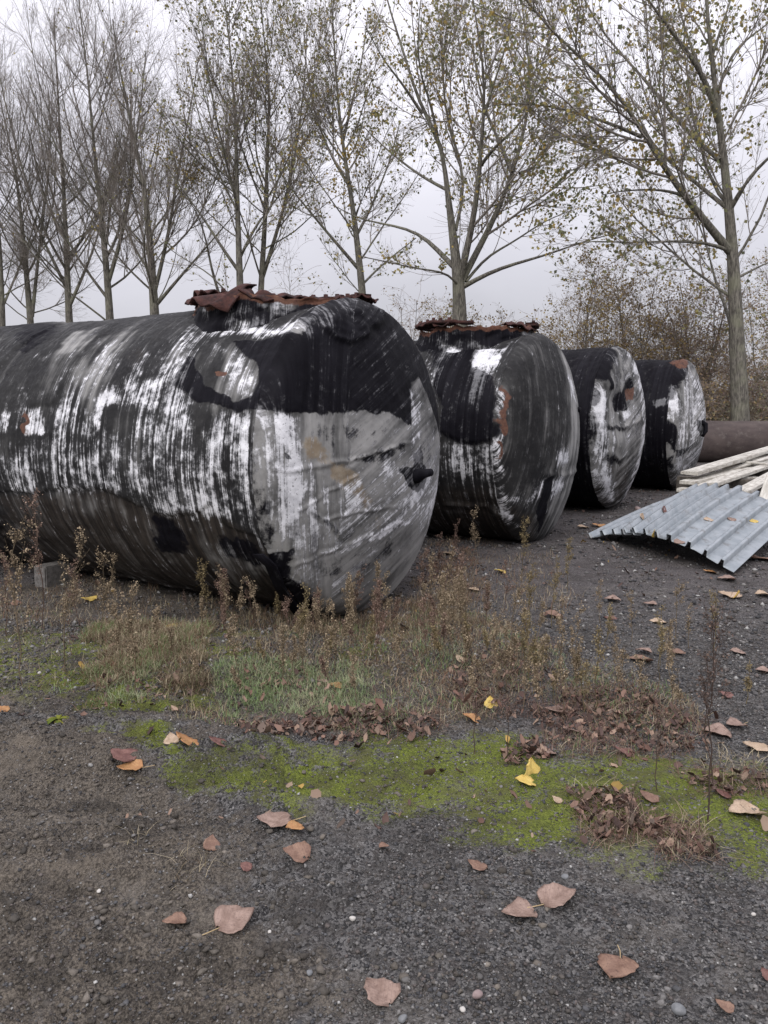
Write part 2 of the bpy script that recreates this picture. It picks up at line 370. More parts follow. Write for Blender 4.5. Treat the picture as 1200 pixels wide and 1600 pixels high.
def build_ground():
    def axis(fine_lo, fine_hi, step, lo, hi, gr):
        a = list(np.arange(fine_lo, fine_hi, step)); s = step; v = a[-1]
        while v < hi: s = min(s*gr, 60); v += s; a.append(v)
        s = step; v = a[0]; b = []
        while v > lo: s = min(s*gr, 60); v -= s; b.append(v)
        return np.array(b[::-1]+a)
    xs = axis(-1.7, 1.9, .0125, -420, 420, 1.035); ys = axis(1.6, 4.6, .0125, -60, 900, 1.022)
    X, Y = np.meshgrid(xs, ys); x, y = X.ravel(), Y.ravel()
    z = gz(x, y)
    wx = x+(fbm(x*2.2, y*2.2, s=5)-.5)*.5; wy = y+(fbm(x*2.2, y*2.2, s=6)-.5)*.5
    moss = np.zeros_like(x); soil = np.zeros_like(x)
    nr = (np.abs(x) < 8) & (y > .5) & (y < 12)
    for P, v, f in MOSS: moss[nr] = np.maximum(moss[nr], v*sstep(-f, f, poly_sd(wx[nr], wy[nr], P)))
    for P, v, f in SOIL: soil[nr] = np.maximum(soil[nr], v*sstep(-f, f, poly_sd(wx[nr], wy[nr], P)))
    warm = sstep(4.2, 7.5, y)*.9
    far = sstep(17, 30, y)+sstep(-8, -20, y)+sstep(14, 25, np.abs(x))
    soil = np.maximum(soil, np.clip(far, 0, 1)*.6); moss = np.maximum(moss, np.clip(far, 0, 1)*.38)
    z = z + moss*nr*.008*(vn(x*40, y*40, s=55))
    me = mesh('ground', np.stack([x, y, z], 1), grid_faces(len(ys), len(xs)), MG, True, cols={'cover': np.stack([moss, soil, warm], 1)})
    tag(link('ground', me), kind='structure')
build_ground()

# ------------------------------------------------------------------ tank building
def q_of_pixel(i, pts):
    """pixels -> marks on tank i, in the unrolled map used below (y, z) of the dished end, stretched outwards along the shell"""
    C = np.array([TANKS[i][0], TANKS[i][1], TR+TANKS[i][2]]); out = []
    O = np.array([0, 0, CAMH])-C
    o = np.array([O@AX, O@RW, O@UPV])
    for p in pts:
        d = ray(*p); d = np.array([d@AX, d@RW, d@UPV])
        ts = np.linspace(3, 22, 6000); Q = o+ts[:, None]*d
        h, rho = Q[:, 0], np.hypot(Q[:, 1], Q[:, 2])
        sgn = np.where(h > 0, np.where(rho < TR, h-head_h(rho), rho-TR+h), rho-TR)
        k = np.argmax(sgn < 0)
        if sgn.min() > 0: k = int(np.argmin(sgn))
        q = Q[k]; u = max(-q[0], 0); r = math.hypot(q[1], q[2]); f = (TR+u)/r if u > 0 else 1.
        out.append((q[1]*f, q[2]*f))
    return out
def marks(i, lst):
    return [(ch, v, f, q_of_pixel(i, pts)) for ch, v, f, pts in lst]
WH, TA, GR, RU, TN, EA = 0, 1, 2, 3, 4, 5

def tank_field(i, q, scale, base, mk, seed, warp=.035):
    """paint layers on the surface points q (n,2)"""
    n = len(q); A = np.zeros((n, 6)); A[:] = base
    wx = q[:, 0]+(fbm(q[:, 0]*7, q[:, 1]*7, s=seed)-.5)*warp*2.4*scale; wy = q[:, 1]+(fbm(q[:, 0]*7, q[:, 1]*7, s=seed+9)-.5)*warp*2.4*scale
    for ch, v, f, P in mk:
        f = f*2.4 if ch in (0, 2, 4, 5) else f*1.5
        s = sstep(-f, f, poly_sd(wx, wy, P)/scale)
        if v < 0: A[:, ch] = A[:, ch]*(1-s*min(1, -v))
        else: A[:, ch] = A[:, ch]+(v-A[:, ch])*s if v < 1.5 else A[:, ch]
    return A

def build_tank(i, length, du, da, name_label, mk, base_sh, base_dm, disp_fn, flow):
    C = np.array([TANKS[i][0], TANKS[i][1], TR+TANKS[i][2]])
    root = empty('storage_tank', (C[0], C[1], 0), -PHI)           # local x runs along the tank axis, out of the dished end
    cz = C[2]
    # shell: fine where the photograph sees it
    us = list(np.arange(0, min(4.2, length), du)); s = du
    while us[-1] < length: s = min(s*1.25, .4); us.append(us[-1]+s)
    us = np.array(us); us[-1] = length
    m = int(2*math.pi*TR/da); a = np.arange(m)*2*math.pi/m
    U, A_ = np.meshgrid(us, a, indexing='ij'); u, an = U.ravel(), A_.ravel()
    # angle 0 = +RW (far side), pi = near side ; z = sin
    ys, zs = np.cos(an), np.sin(an)
    q = np.stack([ys*(TR+u), zs*(TR+u)], 1); sc = np.maximum(1, (TR+u)/TR*.8)
    fld = tank_field(i, q, sc, base_sh(u, an), mk, 40+i)
    d = disp_fn('shell', u, an, q, fld)
    r = TR+d
    V = np.stack([-u, r*ys, cz+r*zs], 1)
    uvs = np.stack([u, ((an+math.pi/2) % (2*math.pi))*TR], 1)
    # keep the texture seam on the far underside
    me = mesh('shell', V, grid_faces(len(us), m, True), MT, True, uv=uvs, cols={'paint': fld[:, :3], 'stain': fld[:, 3:]})
    link('shell', me, root)
    # dished end (front)
    rho = head_rho(max(8, int(.24/da)), int(TR*.9/da)); h = head_h(rho); n = len(rho)
    T_, A2 = np.meshgrid(np.arange(n), a, indexing='ij'); rr = rho[T_.ravel()]; hh = h[T_.ravel()]; an2 = A2.ravel()
    q2 = np.stack([rr*np.cos(an2), rr*np.sin(an2)], 1)
    fld2 = tank_field(i, q2, np.ones(len(q2)), base_dm(q2), mk, 40+i)
    d2 = disp_fn('dome', -hh, an2, q2, fld2)
    nx = sstep(.0, .16, hh)*.95; rr2 = rr+d2*(1-nx)*np.where(rr > .05, 1, 0); hh2 = hh+d2*nx
    V2 = np.stack([hh2, rr2*np.cos(an2), cz+rr2*np.sin(an2)], 1)
    ca, sa = math.cos(flow), math.sin(flow)
    ud = np.stack([-q2[:, 0]*sa+q2[:, 1]*ca+.12*q2[:, 0]**2, q2[:, 0]*ca+q2[:, 1]*sa], 1)
    ur = np.stack([.45*(rr-TR)-.55*q2[:, 0], ((an2+math.pi/2) % (2*math.pi))*TR], 1)
    f2 = grid_faces(n, m, True); qf = q2[f2].mean(1)
    alt = (qf[:, 0]+(vn(qf[:, 0]*14, qf[:, 1]*14, s=3)-.5)*.06 < -.60-.10*np.abs(qf[:, 1])+.25*np.abs(qf[:, 1]+.25)**2) if flow < 1 else np.zeros(len(f2), bool)
    me = mesh('dished_end', V2, f2, MT, True, uv=ud, uvalt=(ur, alt), cols={'paint': fld2[:, :3], 'stain': fld2[:, 3:]})
    link('dished_end', me, root)
    # far end, plain
    rho = head_rho(6, 8); h = head_h(rho); n3 = len(rho); m3 = 64; a3 = np.arange(m3)*2*math.pi/m3
    V3 = np.stack([(-length-h)[:, None]+0*a3, rho[:, None]*np.cos(a3), cz+rho[:, None]*np.sin(a3)], -1).reshape(-1, 3)
    k = len(V3); z0 = np.zeros((k, 3)); z0[:, 1] = .3
    me = mesh('dished_end', V3, grid_faces(n3, m3, True)[:, ::-1], MT, True, uv=V3[:, :2], cols={'paint': z0, 'stain': np.zeros((k, 3))})
    link('dished_end', me, root)
    tag(root, name_label, 'storage tank', 'row of old coated storage tanks')
    return root, cz

# paint marks of the first tank, read from the photograph
MK1 = marks(0, [
 (TA, .95, .02, [(292,557),(278,580),(272,605),(285,612),(310,628),(350,636),(395,645),(470,646),(560,644),(610,648),(641,660),(642,600),(655,590),(672,630),(686,680),(698,690),(700,640),(674,560),(644,508),(604,472),(530,462),(480,488),(452,520),(402,531),(362,535),(385,560),(405,575),(408,600),(395,622),(370,626),(340,612),(318,600),(312,575)]),
 (TA, .85, .05, [(0,512),(85,508),(60,535),(25,570),(0,600)]),
 (GR, .85, .03, [(95,550),(100,535),(122,520),(152,514),(142,530),(120,547),(100,553)]),
 (GR, .62, .06, [(110,620),(125,580),(160,530),(205,520),(190,560),(165,600),(150,640)]),
 (EA, .7, .05, [(200,560),(215,540),(230,545),(225,570),(205,575)]),
 (GR, .75, .05, [(255,575),(275,545),(300,550),(290,585),(270,598)]),
 (GR, .40, .05, [(330,545),(365,540),(398,600),(385,622),(360,620),(345,590)]),
 (WH, .64, .05, [(283,518),(320,505),(292,560),(277,640),(264,720),(255,800),(240,790),(240,700),(238,640),(252,570)]),
 (WH, .62, .03, [(285,622),(300,615),(297,700),(291,765),(277,745),(279,680)]),
 (WH, .62, .04, [(325,645),(395,645),(392,720),(389,790),(360,812),(322,770),(322,690)]),
 (WH, .56, .04, [(338,545),(365,545),(402,600),(385,625),(360,620),(345,590)]),
 (WH, .80, .03, [(318,512),(400,510),(470,500),(470,512),(452,526),(400,526),(350,523),(330,530)]),
 (WH, .60, .05, [(470,505),(500,480),(560,468),(595,472),(560,476),(510,487),(482,505)]),
 (WH, .75, .02, [(117,602),(130,600),(122,650),(120,677),(103,677),(107,642)]),
 (WH, .85, .02, [(145,620),(185,602),(185,627),(160,640),(142,680),(125,677)]),
 (WH, .58, .03, [(160,535),(172,530),(152,585),(127,620),(110,640),(103,635),(120,590)]),
 (WH, .60, .02, [(165,560),(190,548),(190,558),(160,590),(150,600)]),
 (WH, .72, .02, [(37,610),(42,613),(34,660),(24,670),(28,640)]),
 (WH, .98, .012, [(47,634),(66,640),(62,677),(40,677),(43,650)]),
 (WH, .65, .03, [(-20,640),(14,645),(12,672),(-20,672)]),
 (WH, .62, .03, [(83,635),(100,600),(108,582),(104,640),(98,680),(85,675)]),
 (WH, .60, .03, [(205,570),(222,556),(232,545),(216,610),(200,630)]),
 (WH, .80, .02, [(198,605),(222,600),(220,630),(202,630)]),
 (WH, .66, .03, [(225,600),(262,590),(262,640),(240,700),(222,700),(215,640)]),
 (WH, .42, .08, [(-20,700),(60,700),(140,690),(240,700),(390,720),(385,815),(320,800),(240,790),(160,765),(60,765),(-20,765)]),
 (WH, .52, .04, [(40,690),(62,690),(58,765),(44,765)]),
 (WH, .55, .03, [(98,690),(112,690),(115,770),(102,770)]),
 (WH, .55, .03, [(140,640),(150,640),(148,735),(142,735)]),
 (WH, .50, .04, [(165,680),(200,680),(200,760),(165,755)]),
 (WH, .60, .05, [(262,770),(300,752),(322,780),(345,800),(290,810),(252,800)]),
 (WH, 1.0, .02, [(440,648),(462,655),(470,690),(472,730),(468,790),(462,820),(452,842),(440,852),(430,830),(428,780),(425,730),(432,690)]),
 (WH, .50, .04, [(396,650),(425,650),(432,690),(425,800),(405,830),(392,760)]),
 (TA, .70, .03, [(388,700),(400,710),(408,770),(425,800),(432,850),(410,850),(398,800),(390,750)]),
 (GR, .95, .05, [(470,652),(560,650),(612,655),(645,665),(690,690),(700,740),(685,820),(640,900),(600,950),(500,948),(470,905),(452,850),(470,790),(472,700)]),
 (WH, .60, .05, [(468,792),(520,760),(600,780),(640,800),(600,830),(540,850),(470,865),(455,850)]),
 (WH, .58, .05, [(600,720),(630,735),(690,700),(694,760),(670,830),(640,800),(600,790)]),
 (WH, .62, .02, [(640,610),(655,615),(658,700),(655,725),(640,715),(642,660)]),
 (WH, .75, .012, [(498,866),(520,856),(560,842),(620,818),(650,800),(668,780),(655,805),(625,825),(570,850),(520,866)]),
 (TA, .62, .03, [(535,722),(600,700),(640,686),(630,705),(570,730)]),
 (TA, .72, .02, [(505,812),(545,825),(550,845),(520,840)]),
 (TA, .62, .02, [(478,795),(500,800),(515,815),(500,816)]),
 (TA, .55, .03, [(455,822),(475,820),(470,840),(455,850)]),
 (TA, .58, .03, [(605,840),(618,845),(608,880),(590,870)]),
 (TA, 1.0, .012, [(444,700),(452,706),(456,714),(450,718),(446,712)]),
 (TA, 1.0, .02, [(624,734),(645,730),(654,716),(666,726),(668,745),(662,764),(652,770),(640,764),(636,752)]),
 (TA, .55, .04, [(640,700),(662,690),(664,725),(645,730)]),
 (TA, .50, .04, [(478,900),(520,890),(600,860),(610,870),(560,895),(500,910)]),
 (WH, .50, .05, [(500,760),(540,765),(575,800),(520,830),(475,800)]),
 (WH, .45, .05, [(470,895),(560,870),(610,850),(600,890),(520,925)]),
 (TA, .44, .06, [(475,830),(560,805),(600,815),(560,850),(480,870)]),
 (TA, .40, .06, [(520,660),(610,662),(600,695),(530,700)]),
 (TA, .42, .05, [(660,690),(690,700),(686,760),(665,755)]),
 (TA, .45, .05, [(475,660),(540,655),(560,690),(500,700)]),
 (TA, .46, .04, [(480,880),(560,858),(600,870),(540,900),(490,905)]),
 (TN, .85, .03, [(470,690),(490,685),(514,700),(506,725),(480,722)]),
 (TN, .90, .03, [(515,720),(560,742),(582,790),(572,800),(540,768),(512,745)]),
 (TN, .45, .04, [(575,800),(600,795),(606,830),(585,835)]),
 (TN, .45, .04, [(636,770),(655,760),(655,795),(638,800)]),
 (EA, .62, .08, [(500,905),(600,890),(640,880),(600,950),(510,955)]),
 (TN, .40, .08, [(500,915),(580,905),(600,945),(520,950)]),
 (EA, .8, .05, [(582,905),(622,888),(640,868),(610,940),(575,950)]),
 (TA, .95, .02, [(432,866),(462,860),(455,885),(480,925),(488,965),(465,960),(440,915),(425,880)]),
 (EA, .85, .05, [(-20,770),(60,772),(120,764),(170,766),(240,802),(330,792),(385,828),(420,860),(440,910),(480,960),(300,950),(100,910),(-20,880)]),
 (GR, .10, .12, [(-20,800),(120,800),(220,830),(330,860),(420,900),(440,940),(300,930),(100,890),(-20,860)]),
 (GR, .42, .05, [(330,850),(390,850),(430,890),(400,905),(350,885)]),
 (GR, .50, .05, [(100,775),(160,775),(180,800),(130,810)]),
 (TA, .75, .05, [(230,805),(275,812),(300,850),(290,870),(235,860)]),
 (TA, .70, .05, [(330,835),(395,840),(425,880),(400,890),(350,870)]),
 (WH, .42, .03, [(355,850),(400,870),(420,885),(380,880),(330,862)]),
 (EA, .9, .02, [(275,790),(300,800),(322,785),(340,818),(320,818),(280,808)]),
 (RU, .9, .010, [(33,642),(43,645),(42,676),(33,676)]),
 (TN, .9, .012, [(41,645),(48,643),(46,677),(40,677)]),
 (RU, .8, .010, [(334,585),(354,586),(352,592),(336,592)]),
])
CR1 = [q_of_pixel(0, p) for p in (
 [(498,866),(540,853),(600,828),(640,808),(668,782)], [(425,733),(445,737),(480,728),(540,720),(600,705),(640,690)],
 [(468,797),(500,775),(560,745)], [(478,793),(505,815),(540,842)], [(392,717),(392,780),(408,850),(440,890),(480,940)], [(455,868),(470,905),(488,925)],
 [(505,812),(560,800),(620,790)], [(462,882),(520,862)])]
WRAP1 = [(q_of_pixel(0, p), h) for p, h in (
 ([(-40,768),(30,768),(60,772),(90,762),(150,764),(165,768),(240,802),(270,806),(330,790),(345,818),(395,835),(425,858),(440,905),(480,960),(300,1000),(-40,950)], -.014),
 ([(0,575),(22,548),(50,530),(85,510),(100,500),(-40,505),(-40,600)], .016),
 ([(40,640),(45,615),(55,590),(80,550),(100,520),(110,505),(185,505),(150,530),(120,560),(100,600),(78,632),(55,634)], .008),
 ([(272,605),(285,612),(310,628),(350,636),(395,645),(470,646),(480,500),(402,531),(300,545)], .006),
 ([(515,722),(560,744),(582,790),(540,768),(512,745)], -.006))]
FOLD = q_of_pixel(0, [(505,510),(520,520),(545,530),(575,520),(600,505),(600,485),(550,475),(510,490)])
FOLDE = q_of_pixel(0, [(507,512),(525,526),(545,532),(572,521)])

def disp1(part, u, an, q, f):
    ya, za = q[:, 0], q[:, 1]
    x3 = u*1.; k_ = np.where(u < 0, np.hypot(ya, za), TR); y3, z3 = k_*np.cos(an), k_*np.sin(an)
    dm = .5 if part == 'dome' else 1.
    d = (fbm(x3*1.5, y3*1.5, z3*1.5, s=70, o=4)-.5)*.05*dm
    d += (fbm(x3*9, y3*9, z3*9, s=74, o=4, r=.6)-.5)*.018*dm
    d += f[:, 1]*(fbm(x3*14, y3*14, z3*14, s=78, o=2)-.5)*.008
    if part == 'shell':
        d += .006*(vn(u*16+1.2*vn(an*3, u*0, s=5), an*1.5, s=6)-.5)*2*sstep(-.2, .5, -np.sin(an)+.5)
        ua = np.where(u < .5, 1, 0)
        d += .012*np.exp(-(u/.05)**2)*(.4+1.2*vn(an*18, u*20, s=12))
        lower = sstep(.15, -.55, np.sin(an)); d += lower*.03*(fbm(u*2.2+an*1.8, an*3.2-u*.7, s=15, o=3)-.5)
    else: d += .012*np.exp(-(u/.03)**2)*(.4+1.2*vn(an*18, u*0, s=12))
    sc = np.maximum(1, (TR+np.maximum(u, 0))/TR*.8)
    for P in CR1: 
        e = line_d(ya+(vn(ya*12, za*12, s=3)-.5)*.03, za+(vn(ya*12, za*12, s=4)-.5)*.03, P)/sc
        d += .007*np.exp(-(e/.010)**2)-.003*np.exp(-((e-.025)/.015)**2)
    for P, h in WRAP1:
        e = poly_sd(ya+(vn(ya*9, za*9, s=13)-.5)*.05, za+(vn(ya*9, za*9, s=14)-.5)*.05, P)/sc
        d += h*sstep(-.006, .006, e)
    if part == 'dome':
        e = poly_sd(ya, za, FOLD)
        d += sstep(-.02, .05, e)*(.03+.05*(fbm(ya*9, za*16, s=91, o=3)-.5))
        d += .03*np.exp(-(line_d(ya, za, FOLDE)/.02)**2)
    return d
def base1(u, an):
    b = np.zeros((len(u), 6)); b[:, 2] = .06; b[:, 0] = .05; b[:, 5] = sstep(-.3, -.8, np.sin(an))*.8; b[:, 1] = sstep(.6, .9, np.sin(an))*.35; return b
def bdome1(q):
    b = np.zeros((len(q), 6)); b[:, 2] = .5; b[:, 0] = .16; b[:, 1] = .12; return b
t1, cz1 = build_tank(0, 8.6, .0145, .0150, 'nearest tank, black tar coat streaked with white paint, crumpled rusty hatch', MK1, base1, bdome1, disp1, .42)

def mk_disp(seed, wraps=(), creases=(), dents=(), lump=.05):
    def fn(part, u, an, q, f):
        x3 = u*1.; k_ = np.where(u < 0, np.hypot(q[:, 0], q[:, 1]), TR); y3, z3 = k_*np.cos(an), k_*np.sin(an)
        d = (fbm(x3*1.6, y3*1.6, z3*1.6, s=seed, o=4)-.5)*lump*(.6 if part == 'dome' else 1)+(fbm(x3*9, y3*9, z3*9, s=seed+4, o=3, r=.6)-.5)*.014
        d += .014*np.exp(-(u/.045)**2)*(.4+1.2*vn(an*18, u*20, s=seed+12))
        sc = np.maximum(1, (TR+np.maximum(u, 0))/TR*.8)
        for P, h in wraps: d += h*sstep(-.012, .012, poly_sd(q[:, 0], q[:, 1], P)/sc)
        for P in creases:
            e = line_d(q[:, 0], q[:, 1], P)/sc; d += .014*np.exp(-(e/.022)**2)-.006*np.exp(-((e-.07)/.04)**2)
        for (a, b), r, h in dents: d += h*np.exp(-((q[:, 0]-a)**2+(q[:, 1]-b)**2)/r**2)
        return d
    return fn
MK2 = marks(1, [
 (TA, .9, .03, [(660,545),(745,543),(737,578),(772,590),(771,686),(745,693),(715,688),(690,675),(680,600)]),
 (EA, .6, .05, [(700,575),(730,560),(725,600),(700,610)]),
 (WH, 1.05, .012, [(741,548),(788,543),(778,570),(735,577)]),
 (WH, .66, .03, [(735,577),(776,571),(760,605),(742,640),(732,622)]),
 (WH, .60, .03, [(715,600),(726,578),(720,620),(710,655),(706,640)]),
 (WH, .55, .05, [(655,540),(735,536),(735,548),(690,570),(665,610)]),
 (WH, .50, .05, [(700,692),(770,695),(772,740),(740,760),(700,730)]),
 (EA, .75, .08, [(660,760),(770,760),(800,830),(830,855),(660,850)]),
 (RU, .95, .014, [(784,594),(794,600),(797,620),(791,650),(793,670),(788,686),(776,680),(775,660),(785,640)]),
 (RU, .95, .012, [(771,690),(781,690),(779,718),(771,718)]),
 (WH, .80, .014, [(778,592),(785,580),(778,640),(772,700),(780,750),(788,790),(804,826),(797,826),(778,790),(773,745),(768,700)]),
 (TA, .30, .10, [(800,560),(850,540),(870,600),(868,720),(840,760),(800,740),(790,660)]),
 (GR, .75, .06, [(872,535),(895,570),(912,640),(913,700),(900,745),(880,800),(850,845),(858,790),(885,700),(886,620)]),
 (WH, .60, .03, [(885,580),(895,590),(900,630),(893,625)]),
 (WH, .62, .03, [(868,700),(890,700),(888,728),(868,728)]),
 (WH, .58, .03, [(862,748),(890,742),(880,770),(862,775)]),
 (WH, .55, .03, [(835,760),(855,745),(845,775),(825,790)]),
 (WH, .50, .02, [(785,775),(830,780),(835,786),(790,784)]),
 (TA, .95, .02, [(852,750),(866,742),(858,780),(842,835),(828,850),(838,800)]),
 (EA, .8, .05, [(795,795),(838,800),(836,840),(815,850)]),
])
WR2 = [(q_of_pixel(1, [(660,545),(745,543),(737,578),(772,590),(771,686),(745,693),(715,688),(690,675),(680,600)]), .02),
       (q_of_pixel(1, [(741,548),(788,543),(778,570),(735,577)]), .008)]
CRS2 = [q_of_pixel(1, [(850,741),(880,744),(902,735)]), q_of_pixel(1, [(700,790),(760,790),(790,810)])]
def base2(u, an):
    b = np.zeros((len(u), 6)); b[:, 2] = .0; b[:, 1] = .30; b[:, 0] = .12; b[:, 5] = sstep(-.2, -.7, np.sin(an))*.8; return b
def bdome2(q):
    b = np.zeros((len(q), 6)); b[:, 2] = .05; return b
t2, cz2 = build_tank(1, 8.0, .022, .024, 'second tank from the front, black with a cream stripe and orange rust spots', MK2, base2, bdome2,
                     mk_disp(170, WR2, CRS2), 1.35)
MK3 = marks(2, [
 (TA, .95, .04, [(885,540),(950,540),(960,560),(935,600),(925,640),(920,700),(900,640)]),
 (WH, .95, .04, [(936,604),(952,622),(948,650),(942,700),(947,740),(958,785),(944,772),(930,740),(920,700),(924,660),(927,630)]),
 (TA, .40, .06, [(950,565),(985,575),(990,640),(955,640)]),
 (TA, .38, .05, [(985,660),(1005,650),(1000,720),(975,735)]),
 (GR, .60, .08, [(950,560),(985,560),(1010,620),(1012,690),(990,740),(960,740),(945,690),(952,620)]),
 (WH, .62, .03, [(978,550),(990,558),(1012,615),(1014,690),(990,770),(975,785),(1000,700),(1002,630)]),
 (WH, .58, .03, [(965,590),(985,580),(985,590),(970,600)]),
 (WH, .62, .03, [(975,640),(1000,640),(990,655),(975,660)]),
 (TA, .9, .02, [(943,585),(952,588),(957,610),(948,608)]),
 (TA, .85, .02, [(962,620),(975,605),(985,590),(990,605),(978,612),(980,640),(966,645)]),
 (RU, 1.1, .012, [(978,609),(992,606),(991,625),(980,627)]),
 (TA, .6, .03, [(940,662),(980,668),(975,676),(950,674)]),
 (GR, .95, .03, [(948,672),(980,674),(980,715),(965,720),(950,705)]),
 (EA, .95, .04, [(944,725),(985,720),(975,770),(960,790),(948,770)]),
 (TA, .6, .03, [(944,705),(975,722),(965,728),(944,722)]),
 (WH, .62, .03, [(990,735),(1003,715),(985,765),(972,785)]),
 (EA, .7, .06, [(900,740),(930,740),(950,790),(900,790)]),
])
CRS3 = [q_of_pixel(2, p) for p in ([(938,661),(955,668),(975,669),(1000,655)], [(946,556),(945,585),(940,600)], [(950,705),(965,718),(985,708)], [(968,588),(980,580),(990,600)])]
_dq = q_of_pixel(2, [(965,635), (985,612), (966,690), (950,600)])
t3, cz3 = build_tank(2, 8.0, .030, .032, 'third tank in the row, dented silvery end with one small red spot', MK3,
                     lambda u, an: np.tile([.05, .7, .05, 0, 0, .1], (len(u), 1)), lambda q: np.tile([.22, .18, .34, 0, 0, .1], (len(q), 1)),
                     mk_disp(270, (), CRS3, ((_dq[0], .22, -.07), (_dq[1], .14, -.05), (_dq[2], .22, .05), (_dq[3], .12, .05)), .10), .35)
MK4 = marks(3, [
 (TA, .95, .04, [(1000,560),(1060,560),(1075,575),(1060,600),(1050,625),(1010,640)]),
 (TA, .95, .03, [(1010,640),(1040,636),(1050,660),(1060,680),(1052,705),(1040,720),(1035,760),(1010,760)]),
 (TA, .36, .06, [(1062,600),(1085,600),(1090,640),(1062,660)]),
 (TA, .38, .05, [(1060,690),(1100,680),(1090,720),(1055,730)]),
 (GR, .65, .06, [(1075,570),(1095,590),(1106,640),(1104,700),(1085,735),(1050,745),(1040,720),(1056,690),(1052,640),(1062,600)]),
 (WH, .55, .05, [(1075,580),(1095,600),(1104,650),(1100,700),(1070,740),(1045,735),(1060,690),(1056,640),(1066,605)]),
 (WH, .95, .015, [(1043,605),(1050,602),(1048,655),(1044,655)]),
 (WH, .9, .015, [(1020,626),(1046,622),(1046,634),(1020,635)]),
 (RU, .60, .02, [(1043,568),(1052,562),(1074,560),(1072,577),(1056,577)]),
 (TA, .85, .015, [(1088,658),(1100,655),(1104,668),(1096,678),(1094,684),(1090,672)]),
 (TA, .7, .015, [(1055,702),(1080,698),(1070,708),(1057,715)]),
 (EA, .9, .04, [(1040,735),(1085,740),(1070,770),(1040,770)]),
])
t4, cz4 = build_tank(3, 8.0, .035, .036, 'farthest tank in the row, pale brushed end with a red patch at its top edge', MK4,
                     lambda u, an: np.tile([.05, .7, .05, 0, 0, .1], (len(u), 1)), lambda q: np.tile([.25, .15, .4, 0, 0, .1], (len(q), 1)),
                     mk_disp(370, (), (), (), .06), .3)

def solid_sheet(G, th):
    """G (n,m,3) grid -> closed thin plate"""
    n, m, _ = G.shape
    N = np.cross(np.gradient(G, axis=0), np.gradient(G, axis=1)); N /= np.linalg.norm(N, axis=2, keepdims=True)+1e-9
    V = np.concatenate([(G+N*th/2).reshape(-1, 3), (G-N*th/2).reshape(-1, 3)])
    f = grid_faces(n, m); k = n*m
    ring = np.concatenate([np.arange(m), np.arange(1, n)*m+m-1, (n-1)*m+np.arange(m-2, -1, -1), np.arange(n-2, 0, -1)*m])
    r2 = np.roll(ring, -1)
    F = np.concatenate([f, f[:, ::-1]+k, np.stack([r2, ring, ring+k, r2+k], 1)])
    return V, F
def flat_cols(n, paint, stain): return {'paint': np.tile(paint, (n, 1)), 'stain': np.tile(stain, (n, 1))}

